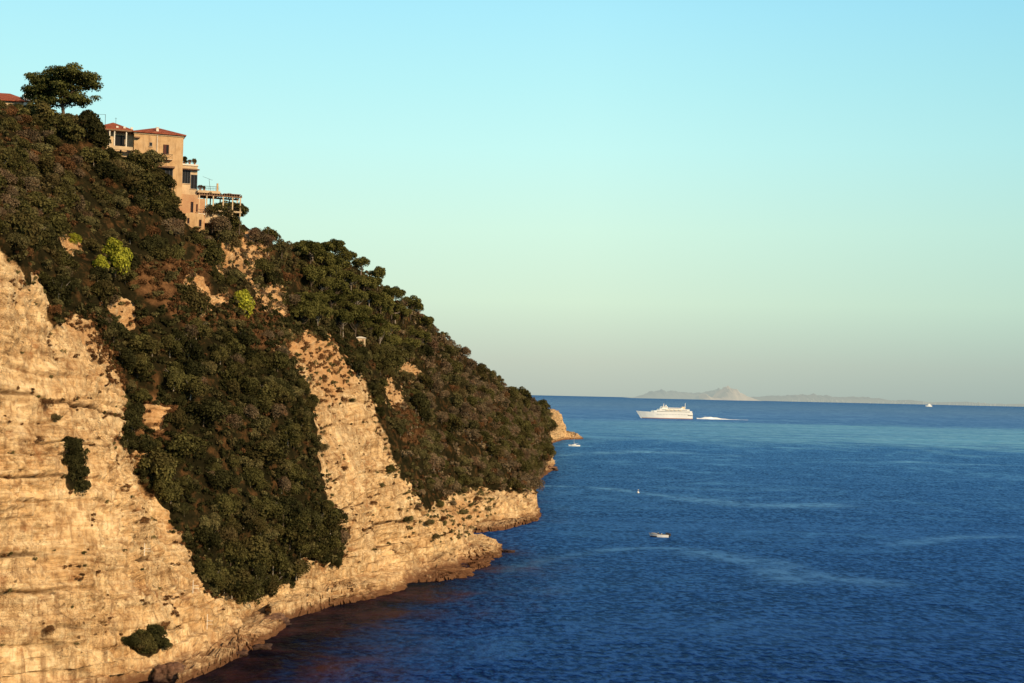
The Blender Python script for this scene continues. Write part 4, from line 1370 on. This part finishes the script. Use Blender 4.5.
def ferry():
    p = on_sea(692, 419.2); sF = p[1] / F
    L = 51 * sF
    o = tag(empty("ferry", p, R(3)), "large white passenger ferry sailing left with foaming wake near the horizon", "ferry")
    B = 17.0
    u = sF                                         # one sight unit in metres at the ship
    st = [(0, .9, .85, 0, 0), (.1, 1, .95, 0, 0), (.55, 1, .95, 0, 0), (.75, .92, .7, 1.2 * u, .25), (.88, .66, .38, 2.6 * u, .6), (.97, .28, .1, 4.2 * u, .95), (1.0, .05, .02, 5.4 * u, 1.05)]
    MB().loft(hull_rings(L, B, -1.5, 6.2 * u, st, 1.0 * u)).build("hull", ship_white, o, smooth=False)
    MB().loft([[(x_, y_ * 1.012, z_ if z_ < 0 else 1.3) for x_, y_, z_ in (r[0], r[1], r[1], r[4], r[4], r[5])] for r in hull_rings(L * 1.002, B, -1.5, 2.4, [(a, b_, c_, d_ * .1, e) for a, b_, c_, d_, e in st])]).build("boot_stripe", ship_red, o)
    dk = lambda x0, x1, b_, z0, z1: MB().loft([[(-x, -bb, z0 * u), (-x - r0, -bb * .97, z1 * u), (-x - r0, bb * .97, z1 * u), (-x, bb, z0 * u)] for x, bb, r0 in
                                             ((x0 * u, b_ / 2, 0), (x1 * u * .93, b_ / 2, 0), (x1 * u, b_ / 2 * .7, -1.2 * u * (z1 - z0) / 1.6))])
    dk(.6, 42, 16.6, 6.22, 8.0).build("main_deck", ship_white, o)
    dk(3.2, 36, 15.6, 8.02, 9.7).build("upper_deck", ship_white, o)
    dk(9.5, 33, 13.0, 9.72, 11.0).build("sun_deck", ship_white, o)
    dk(25, 32.4, 11.0, 11.02, 12.3).build("bridge", ship_white, o)
    # window bands stand 15 cm proud of the deck sides
    def band(x0, x1, half, z0, z1, n, nm="window_band"):
        m = MB()
        w = (x1 - x0) * u / n
        for i in range(n):
            for sg in (-1, 1):
                a0 = -(x0 * u) - i * w - w * .12; a1 = -(x0 * u) - (i + 1) * w + w * .12
                y0, y1 = sorted((sg * half, sg * (half + .16)))
                m.box(min(a0, a1), max(a0, a1), y0, y1, z0 * u, z1 * u)
        m.build(nm, ship_win, o)
    band(3, 36, 8.28, 6.85, 7.35, 26)
    band(6, 31, 7.78, 8.55, 9.05, 20)
    band(12, 25, 6.45, 10.1, 10.5, 11)
    band(26, 31, 5.45, 11.4, 11.85, 5, "bridge_window")
    m = MB()
    for i in range(22):
        for sg in (-1, 1):
            y0, y1 = sorted((sg * 8.5, sg * 8.66))
            m.box(-(4 + i * 1.5) * u - .5, -(4 + i * 1.5) * u + .5, y0, y1, 4.1 * u, 4.5 * u)
    m.build("porthole_row", ship_win, o)
    MB().box(-5 * u, -.2 * u, -8.62, 8.62, 3.4 * u, 3.9 * u).build("stern_opening", ship_win, o)
    fn = MB().loft([[(-(8.2 - k) * u, -2.2 * q_, zz_ * u), (-(11 - k) * u, -1.5 * q_, zz_ * u), (-(11 - k) * u, 1.5 * q_, zz_ * u), (-(8.2 - k) * u, 2.2 * q_, zz_ * u)] for k, q_, zz_ in ((0, 1, 9.75), (.5, .9, 12.2))]).build("funnel", ship_buff, o)
    MB().bar((-7.4 * u, 0, 9.7 * u), (-7.0 * u, 0, 16 * u), .85, .45, 8).bar((-7.1 * u, -2.5, 13.5 * u), (-7.1 * u, 2.5, 13.5 * u), .25, n=6).build("mast", ship_white, o)
    MB().bar((-29 * u, 0, 12.3 * u), (-28.6 * u, 0, 15 * u), 1.0, .5, 8).bar((-28.8 * u, -3, 13.7 * u), (-28.8 * u, 3, 13.7 * u), .3, n=6).build("radar_mast", ship_white, o)
    b = bmesh.new(); bmesh.ops.create_uvsphere(b, u_segments=14, v_segments=8, radius=1.6)
    me = bpy.data.meshes.new("radar_dome"); b.to_mesh(me); b.free()
    d = add("radar_dome", me, ship_white, o); d.location = (-26.5 * u, 0, 13 * u)
    for i in range(4):
        for sg in (-1,):
            x_ = -(13 + i * 4.2) * u
            lb_ = MB().loft([[(x_ + k, -8.4 - .9 * w_, 8.25 * u + .2), (x_ + k, -8.4 - 1.3 * w_, 8.25 * u + 1.0), (x_ + k, -8.4, 8.25 * u + 1.7), (x_ + k, -8.4 + .6 * w_, 8.25 * u + 1.0), (x_ + k, -8.4 + .3 * w_, 8.25 * u + .2)] for k, w_ in ((-3.4, .25), (-2, .9), (2, .9), (3.4, .25))])
            lb_.build("lifeboat", ship_buff, o)
    return p, u


fp, fu = ferry()
# foaming wake behind the ferry
t = NT("sea_foam")
n1 = t.noise(t.scale(t.pos(), (.05, .05, .05)), 1, 6, .7)
t.surf(t.ramp(n1, [(.35, (.84, .85, .85)), (.6, (.93, .93, .91))]), .9, .1)
foam = t.m


def wake(a0, a1, b, wid, hgt, label, nm="wake"):
    p0, p1 = on_sea(a0, b), on_sea(a1, b + (a1 - a0) * .0227)
    n, m_ = 90, 9
    V = []
    for i in range(n):
        k = i / (n - 1)
        c_ = p0 + (p1 - p0) * k
        w = wid * (.55 + .75 * math.sin(math.pi * min(1, k * 2.2 + .15)) ** .8 * (1 if k < .45 else 1)) * (1 - k) ** .35
        for j in range(m_):
            v = j / (m_ - 1) * 2 - 1
            nz = perlin(np.array([i * .11]), np.array([j * .3]), np.array([2.2]))[0]
            zq = hgt * (1 - v * v) * (.12 + .95 * math.exp(-((k - .28) / .2) ** 2) + .25 * (1 - k)) * (1 + .6 * nz) * .8 - .25
            V.append((c_[0], c_[1] + v * w * (1 + .3 * nz), zq))
    idv = np.arange(n * m_).reshape(n, m_)
    q = np.stack([idv[:-1, :-1], idv[1:, :-1], idv[1:, 1:], idv[:-1, 1:]], -1).reshape(-1, 4)
    tag(add(nm, np_mesh(nm, np.array(V), q), foam), label, "wake", kind='stuff')


wake(696.5, 748, 418.9, 7, 5.0, "white foaming wake trailing right behind the ferry")


def small_boat():
    p = on_sea(668.5, 537.2); u = p[1] / F
    o = tag(empty("motorboat", p, R(-4)), "small open white motorboat with dark outboard drifting in the middle of the sea", "boat")
    L, B = 17.5 * u, 2.5
    st = [(0, .92, .8, 0, 0), (.35, 1, .9, 0, .05), (.65, .9, .7, .1, .3), (.85, .55, .3, .35, .8), (1, .06, .02, .7, 1.3)]
    shell = hull_rings(L, B, -.25, .8, st, .28)
    MB().loft(shell).build("hull", ship_white, o)
    MB().loft([[(x_, y_ * 1.03, z_) for x_, y_, z_ in (r[2], r[3])] + [(x_, y_ * 1.03, z_ + .07) for x_, y_, z_ in (r[3], r[2])] for r in shell]).build("gunwale", plain("boat_grey", (.42, .40, .38), .6, .1), o)
    MB().loft([[(-x_, -b_, zz_) for x_, b_, zz_ in ((k, w_, .885 + dz), (k, -w_, .885 + dz), (k, -w_, .90 + dz), (k, w_, .90 + dz))] for k, w_, dz in ((.5, .85, 0), (L * .45, .95, .03), (L * .62, .85, .07))]).build("cockpit", plain("boat_dark", (.05, .03, .025), .7, .2), o)
    MB().box(-L * .62, -L * .56, -.75, .75, .95, 1.45).build("windscreen", ship_win, o)
    MB().box(-L * .42, -L * .36, -.85, .85, .92, 1.12).build("bench", plain("boat_bench", (.55, .45, .32), .7, .1), o)
    MB().loft([[(-k, -w_, .99 + z_), (-k, -w_ * .6, 1.15 + z_), (-k, w_ * .6, 1.15 + z_), (-k, w_, .99 + z_)] for k, w_, z_ in ((L * .64, .98, .0), (L * .8, .8, .12), (L * .97, .25, .2))]).build("bow_cover", plain("canvas_grey", (.40, .38, .37), .8, .15), o)
    MB().loft([[(x_, y_ * 1.02, z_) for x_, y_, z_ in ((r[0][0], r[0][1], -.24), (r[1][0], r[1][1], .33), (r[1][0], -r[1][1], .33), (r[0][0], -r[0][1], -.24))] for r in hull_rings(L * 1.004, B, -.25, .8, [q_ for q_ in st if q_[0] >= .6], .28)]).build("bow_stripe", plain("boat_navy", (.02, .02, .03), .5, .2), o)
    MB().box(-.9, .0, -1.1, 1.1, .3, 1.35).build("stern_locker", plain("boat_black", (.03, .025, .03), .7, .2), o)
    mo = MB().box(.05, .75, -.35, .35, .35, 1.25).build("outboard_motor", iron, o, bevel=.08)
    MB().box(.25, .5, -.1, .1, -.6, .34).build("shaft", iron, mo)


small_boat()


def sailboat():
    p = on_sea(580, 446.3); u = p[1] / F
    o = tag(empty("sailing_boat", p, R(5)), "small white moored sailing boat with bare mast off the far rocky point", "boat")
    L, B = 11 * u, 2.9
    st = [(0, .7, .6, 0, .1), (.35, 1, .9, 0, 0), (.7, .8, .55, .2, .3), (1, .05, .02, .8, .9)]
    MB().loft(hull_rings(L, B, -.3, 1.15, st, .35)).build("hull", ship_white, o)
    MB().loft([[(-k, -w_, 1.16), (-k, -w_ * .8, 1.16 + h_), (-k, w_ * .8, 1.16 + h_), (-k, w_, 1.16)] for k, w_, h_ in ((L * .35, .8, .5), (L * .5, .85, .55), (L * .72, .5, .3))]).build("cabin", ship_white, o)
    MB().bar((-L * .55, 0, 1.2), (-L * .55, 0, 11.5), .07, .05, 8).build("mast", ship_white, o)
    MB().bar((-L * .55, 0, 2.2), (-L * .15, 0, 2.3), .1, .09, 6).build("boom", ship_white, o)


sailboat()


def far_boat():
    D = 16000.0
    b = at(932, 404.5, D); u = D / F * .8
    o = tag(empty("distant_boat", (b[0], D, 0), 0), "tiny white boat far off on the horizon at the right", "boat")
    st = [(0, .9, .85, 0, 0), (.5, 1, .95, 0, 0), (.8, .7, .5, u * .3, .3), (1, .05, .02, u * .9, .8)]
    MB().loft(hull_rings(7.5 * u, 18, -1, 1.5 * u, st, .6 * u)).build("hull", ship_white, o)
    MB().box(-5.4 * u, -1.2 * u, -7, 7, 1.5 * u + .02, 2.7 * u).box(-4.4 * u, -2.4 * u, -5, 5, 2.7 * u + .02, 3.5 * u).build("cabin", ship_white, o)
    MB().bar((-3 * u, 0, 3.5 * u), (-3 * u, 0, 4.6 * u), 1.5, 1, 6).build("mast", ship_white, o)


far_boat()


def buoy():
    p = on_sea(638, 493)
    o = tag(empty("buoy", p), "small pale buoy floating alone left above the motorboat", "buoy")
    MB().loft([[(r_ * math.cos(k * .628), r_ * math.sin(k * .628), zq) for k in range(10)] for r_, zq in ((.2, -.3), (.55, -.05), (.62, .3), (.45, .65), (.14, .8))]).build("float", ship_white, o, smooth=True)
    MB().bar((0, 0, .8), (0, 0, 1.7), .07, n=6).build("pole", ship_white, o)
    MB().loft([[(0, -.02, 1.35), (0, .02, 1.35), (0, .02, 1.7), (0, -.02, 1.7)], [(.5, -.02, 1.45), (.5, .02, 1.45), (.5, .02, 1.6), (.5, -.02, 1.6)]]).build("flag", ship_buff, o)


buoy()

# ================================================================== LIGHT
SUN_EL, SUN_AZ = R(23), math.atan2(.78, -.62)       # azimuth from +Y towards +X
sd = Vector((math.sin(SUN_AZ) * math.cos(SUN_EL), math.cos(SUN_AZ) * math.cos(SUN_EL), math.sin(SUN_EL)))
sun_d = bpy.data.lights.new("sun", 'SUN')
sun_d.energy = 5.0
sun_d.angle = R(.6)
sun_d.color = (1.0, .75, .45)
sun = bpy.data.objects.new("sun", sun_d)
COL.objects.link(sun)
sun.rotation_euler = sd.to_track_quat('Z', 'Y').to_euler()
sun.location = (200, -200, 200)

world = bpy.data.worlds.new("World")
scene.world = world
world.use_nodes = True
wt = world.node_tree
wt.nodes.clear()
wn = wt.nodes.new
out = wn('ShaderNodeOutputWorld'); bg = wn('ShaderNodeBackground'); bg2 = wn('ShaderNodeBackground'); mixs = wn('ShaderNodeMixShader')
sky = wn('ShaderNodeTexSky'); sky.sky_type = 'NISHITA'; sky.sun_disc = False
sky.sun_elevation = SUN_EL; sky.sun_rotation = SUN_AZ; sky.air_density = 1.2; sky.dust_density = 1.5; sky.ozone_density = 2.0
bg.inputs['Strength'].default_value = .10
wt.links.new(sky.outputs[0], bg.inputs[0])
tc = wn('ShaderNodeTexCoord'); sp = wn('ShaderNodeSeparateXYZ'); wt.links.new(tc.outputs['Generated'], sp.inputs[0])
rp = wn('ShaderNodeValToRGB')
sr = lambda r_, g_, b_: tuple(((v / 255 + .055) / 1.055) ** 2.4 if v > 10 else v / 255 / 12.92 for v in (r_, g_, b_)) + (1,)
mr = wn('ShaderNodeMath'); mr.operation = 'MULTIPLY'; mr.inputs[1].default_value = 3.2; mr.use_clamp = True
wt.links.new(sp.outputs[2], mr.inputs[0]); wt.links.new(mr.outputs[0], rp.inputs[0])
stops = [(0, (183, 193, 181)), (.075, (197, 207, 190)), (.21, (215, 238, 213)), (.37, (213, 248, 229)), (.55, (200, 250, 245)), (.69, (187, 245, 249)), (.84, (174, 238, 253)), (1, (158, 226, 250))]
cr = rp.color_ramp
while len(cr.elements) < len(stops): cr.elements.new(.5)
for e, (p_, c_) in zip(cr.elements, stops):
    e.position = p_; e.color = sr(*c_)
mz = wn('ShaderNodeMapRange'); mz.inputs[1].default_value = .05; mz.inputs[2].default_value = .34
wt.links.new(sp.outputs[0], mz.inputs[0])
ml = wn('ShaderNodeMix'); ml.data_type = 'RGBA'; ml.blend_type = 'MULTIPLY'; wt.links.new(mz.outputs[0], ml.inputs[0]); wt.links.new(rp.outputs[0], ml.inputs[6]); ml.inputs[7].default_value = (.79, .865, .91, 1)
wt.links.new(ml.outputs[2], bg2.inputs[0])
mf = wn('ShaderNodeMapRange'); mf.inputs[1].default_value = .27; mf.inputs[2].default_value = .5; mf.clamp = True
wt.links.new(sp.outputs[2], mf.inputs[0]); wt.links.new(mf.outputs[0], mixs.inputs[0])
wt.links.new(bg2.outputs[0], mixs.inputs[1]); wt.links.new(bg.outputs[0], mixs.inputs[2]); wt.links.new(mixs.outputs[0], out.inputs[0])

scene.view_settings.view_transform = 'Standard'
scene.view_settings.look = 'None'
scene.view_settings.exposure = 0
scene.cycles.max_bounces = 5
scene.cycles.use_denoising = True
